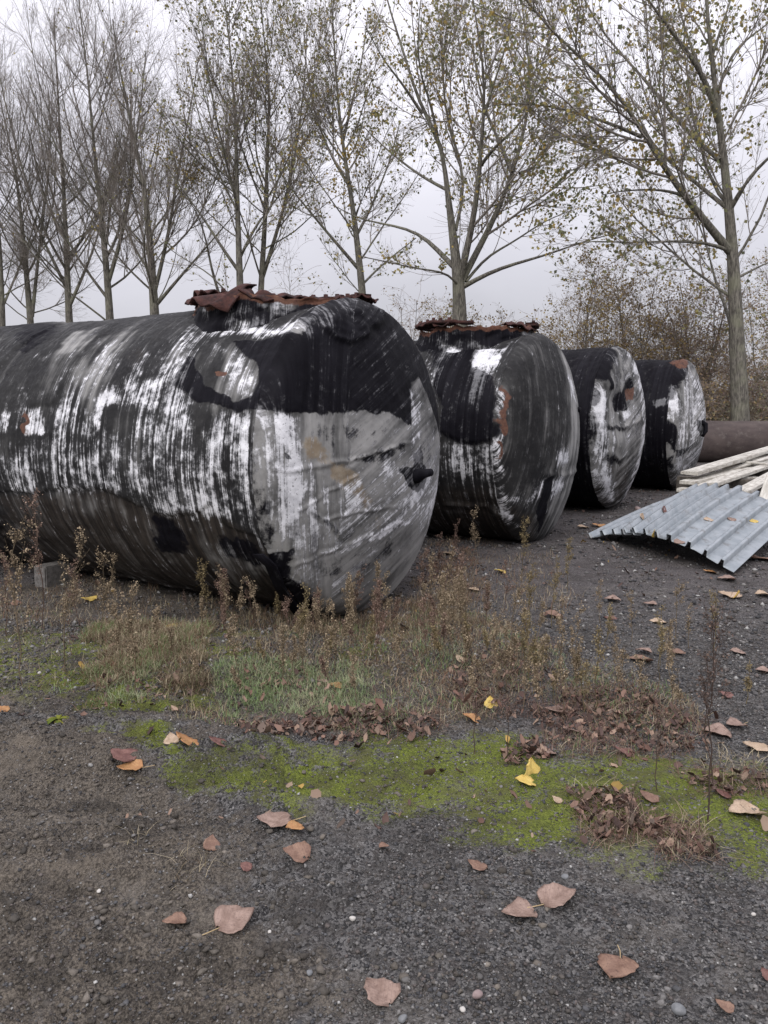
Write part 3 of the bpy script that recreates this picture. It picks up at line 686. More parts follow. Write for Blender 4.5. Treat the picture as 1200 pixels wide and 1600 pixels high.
def manway(root, cz, u0, rad, hgt, seed, plates, ring=None):
    m = 120; a = np.arange(m)*2*math.pi/m
    cx = -u0; x = cx+rad*np.cos(a); y = rad*np.sin(a)
    zt = cz+np.sqrt(np.maximum(TR**2-np.minimum(np.abs(y), TR)**2, 0))-.05
    rough = fbm(np.cos(a)*4+5, np.sin(a)*4+5, s=seed, o=4, r=.6)-.5
    top = cz+TR+hgt+.16*rough
    K = 14; V = []
    for k in range(K):
        t = k/(K-1); w = 1+.10*(1-t)**2.5+.09*(fbm(np.cos(a)*5+9, np.sin(a)*5+9, t*4+a*0, s=seed+2, o=3)-.5)
        V.append(np.stack([cx+(x-cx)*w, y*w, zt+(top-zt)*t], 1))
    V.append(np.stack([cx+(x-cx)*.95, y*.95, top-.004], 1)); V.append(np.stack([cx+(x-cx)*.93, y*.93, top-.2], 1))
    V = np.concatenate(V); n = len(V)
    P = np.tile([.3, .75, .2], (n, 1)); P[:, 0] = np.clip(1.6*(fbm(V[:, 0]*4, V[:, 1]*4, V[:, 2]*7, s=seed+4, o=3)-.28), 0, .95); P[:, 1] = np.clip(1.5-1.7*P[:, 0], 0, .9)
    S = np.zeros((n, 3)); S[:, 0] = sstep(.09, .02, (top-cz-TR)[np.arange(n) % m]-(V[:, 2]-cz-TR))*.75
    link('manway_collar', mesh('manway_collar', V, grid_faces(K+2, m, True), MT, True, uv=np.stack([np.tile(a*rad, K+2), V[:, 2]*1.], 1), cols={'paint': P, 'stain': S}), root)
    if ring:
        a0, a1, zr, tiltx = ring; ns = 70; A = np.linspace(a0, a1, ns); r0, r1 = rad-.07, rad+.055
        dz = .02*(fbm(A*3, A*0, s=seed+7, o=3)-.5)*2; zz = cz+TR+zr+dz+tiltx*np.cos(A)
        sec = [(r0, 0), (r1, 0), (r1, .035), (r0, .035)]
        V = np.stack([np.stack([cx+rr*np.cos(A)*(1+.012*np.sin(A*13)), rr*np.sin(A), zz+h], 1) for rr, h in sec], 1).reshape(-1, 3)
        F = [grid_faces(ns, 4, True), np.array([[0, 1, 2, 3], [ns*4-1, ns*4-2, ns*4-3, ns*4-4]])]
        link('flange_ring', mesh('flange_ring', V, F, MR, False), root)
        nb = int((a1-a0)/.16); Vb, Fb = [], []
        for k in range(nb):
            th = a0+.08+(a1-a0-.16)*k/max(nb-1, 1)
            if vn(np.array([k*1.7]), np.array([seed*.1]))[0] < .22: continue
            c = np.array([cx+(rad+.01)*math.cos(th), (rad+.01)*math.sin(th), float(np.interp(th, A, zz))+.034])
            hx = np.arange(6)*PI/3+k; o_ = len(Vb)*12
            Vb.append(np.concatenate([np.stack([c[0]+.021*np.cos(hx), c[1]+.021*np.sin(hx), c[2]+0*hx], 1), np.stack([c[0]+.019*np.cos(hx), c[1]+.019*np.sin(hx), c[2]+.03+0*hx], 1)]))
            Fb.append(np.array([[j, (j+1) % 6, 6+(j+1) % 6, 6+j] for j in range(6)]+[[6, 7, 8, 9], [6, 9, 10, 11]])+o_)
        tag(link('bolts', mesh('bolts', np.concatenate(Vb), np.concatenate(Fb), MR, False), root), kind='stuff')
    for (a0, a1, r0, r1, z0, tilt, curl) in plates:
        ns, nr = 34, 14
        A, R_ = np.meshgrid(np.linspace(a0, a1, ns), np.linspace(0, 1, nr), indexing='ij')
        rr = r0+(r1-r0)*R_*(1+.35*(fbm(A*4, A*0, s=seed+20, o=3)-.5)*R_)
        t = (A-a0)/(a1-a0)
        fold = np.abs(fbm(A*4.5+R_, R_*2.2+A, s=seed+31, o=2)-.5)
        z = cz+TR+z0+tilt*(t-.5)+curl*np.maximum(R_-.2, 0)**2*(.7+.5*np.sin(t*4.3+seed))+.16*fold-.02
        G = np.stack([cx+rr*np.cos(A), rr*np.sin(A), z], -1)
        Vp, Fp = solid_sheet(G, .012)
        link('rusty_plate', mesh('rusty_plate', Vp, Fp, MR, False), root)
PI = math.pi
# local +y = far side (RW), near side is -y ; angle 0 points to the dished end
manway(t1, cz1, .66, .67, -.02, 501, [
    (PI*.99, PI*1.26, .44, .72, .015, -.05, .03), (PI*1.24, PI*1.40, .50, .70, .035, .05, -.03), (PI*1.38, PI*1.56, .42, .76, .04, .06, -.22),
    (PI*.44, PI*.75, .46, .71, .12, .04, .02), (PI*.05, PI*.20, .58, .72, .03, -.04, -.02), (PI*1.56, PI*1.68, .52, .70, .01, -.04, -.05)], (PI*.30, PI*1.0, .095, -.02))
manway(t2, cz2, .74, .66, .06, 532, [(PI*1.25, PI*1.5, .5, .72, .11, .02, -.03), (PI*1.80, PI*2.04, .50, .72, .10, -.03, -.10)], (PI*.0, PI*1.62, .105, -.01))

def part_tube(name, pts, radii, sides, mat, parent, cols=None):
    V, F = tubes(np.asarray(pts, float)[None], np.asarray(radii, float)[None], sides)
    k = len(pts); Fl = [F, np.array([list(range(sides))[::-1]]), np.array([[(k-1)*sides+i for i in range(sides)]])]
    c = flat_cols(len(V), *cols) if cols else None
    return link(name, mesh(name, V, Fl, mat, True, uv=V[:, :2] if cols else None, cols=c), parent)
def local(root, p):
    d = np.asarray(p)-np.array(root.location); return np.array([d@AX, d@RW, d[2]])
def dome_point(i, px, py):
    (y, z), = q_of_pixel(i, [(px, py)]); h = float(head_h(math.hypot(y, z)))
    return np.array([h, y, z+TR+TANKS[i][2]])
p = dome_point(0, 648, 744)
part_tube('drain_stub', [p+[-.05, 0, 0], p+[.02, .02, .0], p+[.05, .05, .015], p+[.062, .085, .02], p+[.066, .125, .022]], [.06, .055, .034, .032, .030], 12, MT, t1, ([0, 1, 0], [0, 0, 0]))
p = dome_point(1, 903, 640)
part_tube('plug', [p+[-.03, 0, 0], p+[.03, .01, 0]], [.035, .03], 10, MT, t2, ([0, 1, 0], [0, 0, 0]))
p = dome_point(3, 1096, 665)
part_tube('bent_bracket', [p+[-.02, .02, .06], p+[.06, .04, .02], p+[.07, .02, -.1], p+[.04, -.06, -.18]], [.05, .045, .04, .03], 8, MT, t4, ([0, 1, 0], [0, 0, 0]))
# torn loose strip of coating hanging at the bottom of the seam of the first tank
def strip(root, pts, w, cols, name):
    G = np.array([[np.asarray(p)+np.array([0, 0, 0])-np.array([w/2, 0, 0]) , np.asarray(p)+np.array([w/2, 0, .01])] for p in pts])
    V, F = solid_sheet(G, .012); link(name, mesh(name, V, F, MT, True, uv=V[:, :2], cols=flat_cols(len(V), *cols)), root)
strip(t1, [(-.02+.03*math.sin(k*1.3), -1.12+.09*k, .62-.105*k+.02*math.sin(k*2.1)) for k in range(6)], .09, ([.2, .9, 0], [0, 0, .2]), 'torn_strip')

# concrete block that carries the first tank
MCON = mat_flat('concrete', (.085, .08, .074), (.17, .16, .15), 25, .9, .2)
def bevel_box(sx, sy, sz, b, jit=0, seed=0):
    r_ = np.random.default_rng(seed)
    bm = __import__('bmesh').new(); import bmesh
    bmesh.ops.create_cube(bm, size=1)
    for v in bm.verts: v.co = Vector((v.co.x*sx, v.co.y*sy, (v.co.z+.5)*sz))+Vector(r_.normal(size=3)*jit)
    bmesh.ops.bevel(bm, geom=list(bm.edges), offset=b, segments=2, affect='EDGES')
    me = bpy.data.meshes.new('box'); bm.to_mesh(me); bm.free(); return me
g = ground_at(76, 919)
me = bevel_box(.16, .3, .22, .01, .006, 3); me.materials.append(MCON)
tag(link('concrete_block', me, None, (g[0], g[1]+.15, -.03), (0, 0, -PHI)), 'small grey concrete block wedged under the left part of the nearest tank', 'block')
#@@PART2@@
# ------------------------------------------------------------------ far steel pipe lying on the ground
def far_pipe():
    a = at(1098, 725, 19.6); R = .55; L = 9.0
    root = empty('steel_pipe', (a[0]-.6, 19.6+R, 0), math.radians(4))
    ns, m = 46, 48; us = np.linspace(0, L, ns); an = np.arange(m)*2*PI/m
    U, A = np.meshgrid(us, an, indexing='ij'); u, t = U.ravel(), A.ravel()
    r = R+(fbm(u*1.3, np.cos(t)*2, np.sin(t)*2, s=61)-.5)*.03
    V = np.stack([u, r*np.cos(t), R-.03+r*np.sin(t)], 1)
    P = np.tile([.02, .25, .12], (len(V), 1)); S = np.tile([0, 0, .5], (len(V), 1))
    link('pipe_wall', mesh('pipe_wall', V, grid_faces(ns, m, True), mat_flat('pipe_steel', (.045, .034, .033), (.080, .062, .057), 3.5, .75, .25, 0, .3, (.5, 1, 1), (.11, .095, .085)), True), root)
    V = []; 
    for k, (x, rr) in enumerate([(0, R), (-.02, R), (-.02, R-.03), (.3, R-.03)]): V.append(np.stack([x+0*an, rr*np.cos(an), R-.03+rr*np.sin(an)], 1))
    V = np.concatenate(V)
    link('pipe_rim', mesh('pipe_rim', V, grid_faces(4, m, True), MR, True), root)
    # girth weld bands
    for x in (3., 6.):
        V = np.concatenate([np.stack([x+dx+0*an, rr*np.cos(an), R-.03+rr*np.sin(an)], 1) for dx, rr in ((-.03, R), (-.02, R+.022), (.02, R+.022), (.03, R))])
        link('weld_band', mesh('weld_band', V, grid_faces(4, m, True), MR, True), root)
    tag(root, 'long dark brown steel pipe lying behind the white boards under the brambles', 'pipe')
far_pipe()

# ------------------------------------------------------------------ corrugated sheets
MGALV = mat_flat('galvanised_sheet', (.19, .215, .235), (.27, .295, .315), 7, .45, .5, .25, .1, (1, 1, 1), (.105, .10, .095))
def sheet(label, s0, s1, V, lift, nper, seed, mat, vend=1.0, taper=0., under=0.):
    # front edge across the ribs, traced on the ground in front of the white boards
    fr = [(920, 838, .03), (952, 831, .12), (1000, 832, .22), (1045, 843, .23), (1085, 858, .165), (1118, 878, .09), (1146, 893, .03)]
    P = []
    for px, py, z in fr:
        d = ray(px, py); t = (z+.02-CAMH)/d[2]; P.append([d[0]*t, d[1]*t, z])
    P = resample(P, 400)
    i0, i1 = int(s0*399), int(s1*399); P = P[i0:i1+1]
    n = int((i1-i0)/399*nper*24); P = resample(P, n+1)
    ph = (np.arange(n+1)/24.) % 1.0
    prof = np.clip((np.abs(ph-.5)-.37)/.045, 0, 1)*.06          # trapezoid rib at each pitch
    T = np.gradient(P, axis=0); T /= np.linalg.norm(T, axis=1, keepdims=True)
    Vn = np.array(V)/np.linalg.norm(V); N = np.cross(Vn, T); N *= np.sign(N[:, 2:3]); N /= np.linalg.norm(N, axis=1, keepdims=True)
    m = 22; t = np.linspace(0, 1, m)
    G = np.zeros((n+1, m, 3))
    sN = np.linspace(s0, s1, n+1)
    for k in range(m):
        ln = vend*(1-taper*(1-np.linspace(0, 1, n+1)))
        Q = P+np.array(V)[None]*(t[k]*ln)[:, None]
        Q[:, 2] = np.maximum(Q[:, 2]+.05*math.sin(t[k]*3.0)*(vn(sN*3, sN*0+seed)-.3), .012)
        G[:, k] = Q+N*(prof[:, None]+lift)
    V_, F_ = solid_sheet(G, .003)
    base = V_.mean(0); base[2] = 0
    me = mesh('corrugated_sheet', V_-base, F_, mat, False)
    return tag(link('corrugated_sheet', me, None, tuple(base)), label, 'metal sheet', 'galvanised roofing sheets on the gravel')
sheet('upper grey corrugated metal sheet, arched over a dark gap, nearest to the camera', .30, 1.0, (1.42, 1.62, .30), .012, 11.0, 1, MGALV)
sheet('lower grey corrugated metal sheet whose left edge points at the tanks', 0, .44, (1.72, 1.62, .28), -.008, 11.0, 2, MGALV)

# ------------------------------------------------------------------ white boards in a pile
MWHITE = mat_flat('flaking_white_paint', (.33, .31, .27), (.58, .56, .51), 34, .7, .3, 0, .7, (.12, 1, 1), (.22, .19, .155))
PL = [((1100, 735, 12.6), (1168, 752, 12.9), .13, .03, 'white board end lying crosswise under the top board'), ((1140, 748, 12.0), (1250, 752, 12.6), .15, .04, 'white board lying across the right half of the pile'), ((1150, 722, 13.4), (1240, 730, 12.6), .10, .03, 'thin white lath sloping across the back of the pile'), ((1088, 762, 11.1), (1150, 738, 12.4), .12, .03, 'short grey white board wedged between the two left board ends'),
      ((1085, 752, 12.0), (1240, 705, 14.4), .12, .03, 'thin splintered white board slipping off the top of the pile'), ((1120, 772, 10.8), (1190, 762, 11.8), .16, .04, 'short white board between the pile and the metal sheets'),
      ((1077, 742, 11.4), (1215, 700, 15.2), .26, .05, 'white painted board on top of the pile, its end nearest the tanks'),
      ((1073, 757, 11.2), (1208, 724, 14.2), .22, .05, 'white painted board just under the top board of the pile'),
      ((1070, 770, 11.0), (1170, 748, 13.6), .24, .06, 'lowest white board of the pile, half hidden by the metal sheets'),
      ((1158, 772, 10.3), (1236, 728, 13.6), .2, .05, 'white board lying aslant in front of the pile above the sheets'),
      ((1110, 760, 10.9), (1240, 716, 14.4), .16, .05, 'narrow white batten in the middle of the pile'),
      ((1192, 790, 9.9), (1206, 745, 10.2), .12, .05, 'short white board standing on end at the right edge of the pile'),
      ((1130, 728, 12.4), (1225, 709, 15.6), .09, .04, 'thin white batten along the back of the pile')]
for k, (a, b, w, th, lab) in enumerate(PL):
    A, B = at(*a), at(*b); d = Vector(B-A); L = d.length
    me = bevel_box(L, w, th, .006, .004, k); me.materials.append(MWHITE)
    o = link('white_board', me, None, tuple((A+B)/2), None); o.rotation_euler = d.to_track_quat('X', 'Z').to_euler()
    tag(o, lab, 'board', 'white painted boards in a pile')
for k, (px, py, Y) in enumerate([(1105, 790, 11.9), (1170, 780, 13.6)]):
    g = at(px, py, Y); me = bevel_box(1.5, .16, .42 if k == 0 else .5, .01, .006, 20+k); me.materials.append(mat_flat('old_timber', (.05, .045, .04), (.12, .105, .09), 18, .9, .2))
    tag(link('timber_bearer', me, None, (g[0]+.3, Y, -.02), (0, 0, -.55)), ('dark timber bearer under the near end of the white boards', 'dark timber bearer under the far end of the white boards')[k], 'timber', 'bearers under the board pile')

# ------------------------------------------------------------------ trees
def grow(P, R, n, tmin, tmax, ang, angj, lf, trop, K, wig, r_, lenref=None, rcap=.6, tpow=1.0, taper=.8, minr=.0022, side=None, up=(0, 0, 1)):
    N, Kp, _ = P.shape
    plen = np.linalg.norm(np.diff(P, axis=1), axis=2).sum(1) if lenref is None else lenref
    w = plen/plen.sum(); idx = r_.choice(N, n, p=w)
    t = tmin+(tmax-tmin)*r_.random(n)**tpow; f = t*(Kp-1); i = np.minimum(f.astype(int), Kp-2); g = (f-i)[:, None]
    p = P[idx, i]*(1-g)+P[idx, i+1]*g; tan = P[idx, i+1]-P[idx, i]; tan /= np.linalg.norm(tan, axis=1, keepdims=True)+1e-9
    pr = R[idx, i]*(1-g[:, 0])+R[idx, i+1]*g[:, 0]
    v = r_.normal(size=(n, 3)); v -= (v*tan).sum(1, keepdims=True)*tan; v /= np.linalg.norm(v, axis=1, keepdims=True)
    a = (ang+angj*r_.normal(size=n))[:, None]
    d = np.cos(a)*tan+np.sin(a)*v
    L = plen[idx]*lf*(1-taper*t)*(.6+.8*r_.random(n)); st = (L/(K-1))[:, None]
    out = np.zeros((n, K, 3)); out[:, 0] = p
    for k in range(1, K):
        out[:, k] = out[:, k-1]+d*st
        d = d+np.array(up)*trop+wig*r_.normal(size=(n, 3)); d /= np.linalg.norm(d, axis=1, keepdims=True)
    r0 = np.minimum(pr*rcap, np.maximum(L*.0085, minr*1.5))
    rad = r0[:, None]*np.linspace(1, .3, K)[None]; rad = np.maximum(rad, minr)
    return out, rad
def leaves_on(P, n, size, r_, tmin=.2, droop=.4, spread=.05):
    N, K, _ = P.shape
    i = r_.integers(0, N, n); t = tmin+(1-tmin)*r_.random(n); f = t*(K-1); k = np.minimum(f.astype(int), K-2); g = (f-k)[:, None]
    c = P[i, k]*(1-g)+P[i, k+1]*g+r_.normal(size=(n, 3))*spread
    return leaf_quads(c, size*(.65+.7*r_.random(n)), r_, droop)
def leaf_quads(c, s, r_, droop=.4):
    n = len(c)
    d = r_.normal(size=(n, 3)); d[:, 2] -= droop*2; d /= np.linalg.norm(d, axis=1, keepdims=True)
    v = r_.normal(size=(n, 3)); v -= (v*d).sum(1, keepdims=True)*d; v /= np.linalg.norm(v, axis=1, keepdims=True)
    nn = np.cross(d, v); s = s[:, None]
    a = c; b = c+d*s*.45+v*s*.5+nn*s*.10; e = c+d*s*1.05; f = c+d*s*.45-v*s*.5+nn*s*.10
    V = np.stack([a, b, e, f], 1).reshape(-1, 3)
    F = np.arange(4*n).reshape(n, 4)
    return V, np.concatenate([F[:, [0, 1, 2]], F[:, [0, 2, 3]]])
def tint(n, cols, r_, per=4, var=.25):
    cols = np.array(cols); c = cols[r_.integers(0, len(cols), n)]*(1-var+2*var*r_.random((n, 1)))
    return np.repeat(c, per, 0)
def px_path(pts, Y0, Y1, w0, w1, K, r_, s0=None):
    m = len(pts); tt = np.linspace(0, 1, m)
    P = np.array([at(px, py, Y0+(Y1-Y0)*t) for (px, py), t in zip(pts, tt)])
    if s0 is not None: P[0] = s0
    P = resample(P, K); w = 1-(1-np.linspace(0, 1, K))**1.5
    R = (w0*(1-w)+w1*w)*.5*P[:, 1]/FPX
    return P, np.maximum(R, .004)
YEL = [(.36, .30, .11), (.30, .27, .115), (.21, .20, .09), (.31, .23, .10), (.17, .17, .09)]
GRN = [(.22, .23, .12), (.17, .18, .10), (.28, .265, .13), (.29, .235, .11), (.14, .15, .09)]
TWC = [(.23, .205, .185), (.18, .16, .145), (.28, .25, .225)]
def tree(label, Y, trunk, tw, limbs, seed, auto=0, leaf=(0, .06, YEL), dens=1.0, lift=.12, lowbush=False, clumps=(), K=12, autoang=.62, autolf=.5):
    r_ = np.random.default_rng(seed)
    Pt, Rt = px_path(trunk, Y, Y+.0, tw[0], tw[1], 16, r_)
    base = np.array([Pt[0][0]+.02, Pt[0][1], 0.]); o = base
    bt = np.concatenate([[[base[0], base[1], -.15], [base[0], base[1], .25]], Pt]); br = np.concatenate([[Rt[0]*1.45, Rt[0]*1.15], Rt])
    root = empty('poplar_tree', tuple(o)); tag(root, label, 'tree', 'poplar trees behind the tanks')
    V, F = tubes(bt[None], br[None], 10); link('trunk', mesh('trunk', V-o, F, MB), root)
    L1 = []; 
    for (pts, w0, w1, dY) in limbs:
        P, R = px_path(pts, Y, Y+dY, w0, w1, K, r_); L1.append((P, R))
    if auto:
        Pa, Ra = grow(Pt[None], Rt[None], auto, .18, .97, autoang, .12, autolf, lift, K, .05, r_, rcap=.5, taper=.66)
        Pb, Rb = grow(Pt[None], Rt[None], auto, .06, .5, .85, .15, .36, lift*.45, K, .06, r_, rcap=.34, taper=.5); Pa, Ra = np.concatenate([Pa, Pb]), np.concatenate([Ra, Rb])
        for P, R in zip(Pa, Ra): L1.append((P, R))
    for P, R in L1:
        V, F = tubes(P[None], R[None], 6); link('limb', mesh('limb', V-o, F, MB), root)
    A = np.stack([p for p, r in L1]+[resample(Pt[6:], K)]); B = np.stack([r for p, r in L1]+[np.interp(np.linspace(0, 1, K), np.linspace(0, 1, 10), Rt[6:])])
    n2 = int(150*dens); P2, R2 = grow(A, B, n2, .12, .98, .62, .16, .46, lift*.8, 9, .07, r_, taper=.55, minr=.0045)
    n3 = int(1100*dens); P3, R3 = grow(P2, R2, n3, .12, 1., .6, .2, .48, lift*.5, 6, .09, r_, taper=.4, minr=.0032)
    n4 = int(5200*dens); P4, R4 = grow(P3, R3, n4, .1, 1., .6, .25, .55, .05, 4, .1, r_, taper=.3, minr=.0021)
    Vs, Fs, k = [], [], 0
    for P, R, sd in ((P2, R2, 5), (P3, R3, 4), (P4, R4, 3)):
        V, F = tubes(P, R, sd); Vs.append(V); Fs.append(F+k); k += len(V)
    V = np.concatenate(Vs); F = np.concatenate(Fs)
    tag(link('twigs', mesh('twigs', V-o, F, MTWIG, cols={'tint': np.repeat(tint(len(V)//3+1, TWC, r_, 1, .2), 3, 0)[:len(V)]}), root), kind='stuff')
    nl, ls, lc = leaf
    if nl:
        n1 = int(nl*.62); V1, F1 = leaves_on(P4, n1, ls, r_, .2, .5, .03); V2, F2 = leaves_on(P3, nl-n1, ls, r_, .3, .5, .04)
        Vc, Fc = [V1, V2], [F1, F2+len(V1)]; k = len(V1)+len(V2); cc = [tint(nl, lc, r_)]
        for (px, py, rad, n, cols) in clumps:
            c = at(px, py, Y+r_.normal()*.8); q = c+r_.normal(size=(n, 3))*rad*(r_.random((n, 1))**.3)
            V3, F3 = leaf_quads(q, ls*(.7+.7*r_.random(n)), r_, .5); Vc.append(V3); Fc.append(F3+k); k += len(V3); cc.append(tint(n, cols, r_))
        V = np.concatenate(Vc); F = np.concatenate(Fc)
        tag(link('foliage', mesh('foliage', V-o, F, MLEAF, False, cols={'tint': np.concatenate(cc)}), root), kind='stuff')
    return root
OCH = [(.34, .25, .09), (.29, .225, .09), (.25, .185, .07)]
# right foreground poplar
tree('tall poplar at the right edge with a thick mossy trunk rising behind the brambles', 21.5,
 [(1158, 690), (1153, 560), (1149, 480), (1146, 400), (1138, 310), (1130, 240), (1121, 165), (1113, 100), (1106, 40), (1100, -40), (1096, -140)], (30, 3),
 [([(1142, 395), (1112, 355), (1080, 325), (1052, 282), (1022, 235), (1002, 212), (985, 160), (950, 125), (900, 85), (850, 40), (815, 5), (790, -50)], 13, 2.5, -3),
  ([(1003, 214), (960, 195), (905, 177), (860, 165), (800, 160), (770, 165)], 6, 1.5, -2),
  ([(1136, 325), (1105, 300), (1080, 280), (1050, 255), (1020, 228), (1000, 190), (985, 150)], 8, 2, 2),
  ([(1124, 250), (1095, 225), (1060, 195), (1035, 155), (1000, 115), (960, 75), (925, 28), (900, -30)], 8, 2, 2.5),
  ([(1123, 190), (1112, 150), (1090, 100), (1065, 72), (1040, 35), (1010, 0), (985, -50)], 11, 2.5, -2),
  ([(1139, 330), (1150, 312), (1162, 290), (1177, 268), (1200, 247), (1240, 215), (1290, 170)], 8, 2, -1),
  ([(1140, 392), (1115, 380), (1070, 376), (1020, 378), (960, 380), (915, 373), (880, 385)], 6, 1.5, -2.5),
  ([(1066, 305), (1040, 297), (1000, 296), (960, 300), (940, 305)], 5, 1.5, -1),
  ([(1148, 436), (1170, 425), (1195, 412), (1230, 400)], 5, 1.5, 1), ([(1119, 150), (1140, 90), (1165, 60), (1200, 40), (1240, -10)], 6, 1.5, 1.5),
  ([(1112, 90), (1128, 40), (1145, -10), (1160, -60)], 5, 1.5, 1), ([(1095, 110), (1075, 60), (1060, 10), (1050, -40)], 5, 1.5, 1)],
 101, auto=5, leaf=(7500, .088, GRN+YEL[:2]+OCH[:1]), dens=1.25, clumps=((1010, 245, .35, 120, OCH), (1100, 60, .5, 90, GRN), (900, 300, .8, 260, GRN), (870, 270, .6, 160, GRN)))
# middle poplar with spreading crown
tree('broad poplar with a forked trunk rising between the first and second tank', 24.5,
 [(718, 560), (718, 500), (718, 470), (717, 445), (714, 420), (711, 395), (708, 370), (703, 330), (698, 290), (694, 250), (685, 215), (678, 200)], (29, 5),
 [([(690, 235), (685, 215), (672, 190), (658, 172), (645, 130), (632, 85), (615, 35), (600, -15), (590, -70)], 7, 2, .8),
  ([(718, 440), (728, 395), (745, 325), (749, 260), (755, 190), (762, 120), (750, 70), (740, 15), (732, -50)], 13, 2, -2),
  ([(720, 442), (742, 398), (770, 350), (788, 310), (800, 275), (812, 235), (822, 195), (835, 125), (828, 90), (818, 45), (812, -30)], 12, 2, 2),
  ([(724, 448), (765, 425), (810, 410), (850, 400), (882, 388), (925, 373), (960, 365)], 8, 1.5, -2),
  ([(712, 420), (690, 398), (665, 370), (640, 358), (612, 352), (560, 343), (520, 320)], 9, 1.5, 2),
  ([(699, 297), (675, 285), (650, 270), (622, 248), (600, 230), (560, 190)], 6, 1.5, 1.5),
  ([(749, 262), (765, 238), (785, 218), (812, 198), (840, 145), (868, 95)], 6, 1.5, -2),
  ([(812, 272), (840, 258), (858, 225), (872, 180)], 5, 1.5, 2),
  ([(712, 360), (726, 310), (730, 262), (718, 240), (707, 225), (690, 150), (692, 90), (700, 20), (705, -40)], 6, 1.5, 2.5),
  ([(684, 212), (670, 150), (655, 115), (652, 50), (660, -20)], 5, 1.5, -1.5), ([(757, 180), (775, 120), (795, 60), (800, 0)], 5, 1.5, -1),
  ([(660, 178), (628, 130), (600, 95), (570, 40)], 5, 1.5, -1), ([(800, 270), (780, 220), (760, 180), (745, 120), (738, 60)], 7, 2, 3),
  ([(720, 450), (700, 425), (650, 420), (610, 410), (560, 400)], 4, 1.5, -2), ([(728, 440), (760, 400), (800, 380), (850, 345), (890, 330)], 5, 1.5, 3)],
 102, auto=2, leaf=(7000, .084, YEL+GRN[:3]+OCH[:1]), dens=1.02, clumps=((700, 160, .6, 120, OCH), (860, 280, .6, 140, OCH), (815, 340, .5, 80, OCH), (690, 60, .8, 120, GRN)))
tree('slim poplar standing just right of the rusty hatch of the nearest tank', 27.0,
 [(569, 520), (567, 455), (560, 400), (556, 360), (552, 325), (546, 290), (540, 255), (534, 215), (529, 170), (525, 120), (522, 60), (518, 0)], (14, 2),
 [([(560, 420), (530, 385), (500, 350), (474, 318), (450, 290), (432, 262), (415, 225)], 6, 1.5, -1.5), ([(556, 370), (575, 335), (590, 300), (610, 250), (625, 190)], 5, 1.5, 1),
  ([(566, 445), (590, 420), (620, 395), (650, 372)], 4, 1.5, 1), ([(545, 290), (515, 240), (495, 190), (480, 120), (475, 50)], 5, 1.5, 2),
  ([(536, 220), (550, 160), (565, 100), (575, 20)], 5, 1.5, 1.5)],
 103, auto=7, leaf=(3800, .078, YEL+GRN), dens=1.1, clumps=((545, 235, .35, 130, OCH), (530, 290, .4, 120, OCH), (550, 170, .5, 90, YEL), (470, 230, .4, 70, OCH)))
tree('poplar with a straight trunk directly behind the left end of the rusty hatch', 27.5,
 [(377, 520), (376, 465), (374, 420), (373, 380), (371, 330), (370, 280), (369, 235), (368, 190), (366, 145), (362, 100), (357, 55), (352, 10), (348, -30)], (13, 1.6),
 [([(374, 425), (352, 395), (325, 352), (305, 322), (283, 295), (268, 270), (250, 245)], 6, 1.5, -1), ([(374, 405), (395, 360), (420, 325), (450, 290), (470, 240)], 5, 1.5, 1),
  ([(371, 330), (340, 270), (320, 215), (305, 160), (295, 100)], 4, 1.5, 1.5)],
 104, auto=10, leaf=(2600, .078, GRN+YEL[:1]), dens=1.05, clumps=((385, 140, .5, 120, OCH), (350, 40, .7, 200, GRN), (400, 60, .6, 150, GRN), (380, 25, .6, 150, GRN)))
tree('thin twin-stemmed poplar a little right of the straight trunk, leaves turning yellow', 28.5,
 [(406, 520), (407, 455), (411, 400), (414, 350), (416, 300), (417, 250), (420, 205), (422, 160), (418, 110), (412, 60), (408, 10), (405, -30)], (11, 1.6),
 [([(408, 440), (425, 390), (440, 335), (452, 300), (462, 240), (470, 180), (478, 110), (480, 40)], 7, 1.5, 1), ([(415, 330), (395, 280), (378, 230), (360, 180)], 4, 1.5, -1)],
 105, auto=8, leaf=(2000, .078, YEL+GRN), dens=1.0, clumps=((470, 235, .3, 90, OCH), (435, 260, .3, 50, OCH)))
tree('bare poplar with wide low limbs, fifth trunk from the left', 28.5,
 [(244, 540), (242, 490), (239, 450), (236, 400), (232, 350), (227, 305), (220, 265), (212, 230), (205, 195), (196, 150), (187, 110), (180, 70), (176, 30)], (16, 1.6),
 [([(240, 462), (255, 405), (270, 330), (274, 290), (285, 230), (300, 160), (310, 90)], 7, 1.5, .5), ([(243, 478), (275, 440), (310, 400), (345, 360), (370, 330)], 6, 1.5, -1),
  ([(238, 430), (210, 390), (185, 330), (160, 290), (140, 250)], 5, 1.5, 1), ([(345, 468), (330, 420), (322, 372), (308, 330), (292, 305), (270, 288)], 5, 1.5, -1.2)],
 106, auto=12, leaf=(520, .07, YEL), dens=1.3, lift=.16, clumps=((295, 268, .35, 170, OCH), (310, 275, .3, 80, OCH), (245, 225, .35, 110, OCH), (270, 245, .3, 50, YEL)))
tree('bare poplar with a forked leader, fourth trunk from the left', 29.0,
 [(174, 540), (172, 495), (168, 440), (164, 390), (159, 345), (154, 300), (149, 255), (145, 210), (141, 165), (138, 120), (132, 75), (126, 30), (122, -10)], (13, 1.4),
 [([(168, 445), (185, 390), (200, 330), (205, 290), (212, 220), (222, 150), (228, 80)], 7, 1.5, .6), ([(171, 470), (140, 430), (110, 385), (80, 330), (60, 290)], 5, 1.5, -.8)],
 107, auto=13, leaf=(160, .07, YEL), dens=1.35, lift=.16, clumps=((195, 150, .25, 60, OCH),))
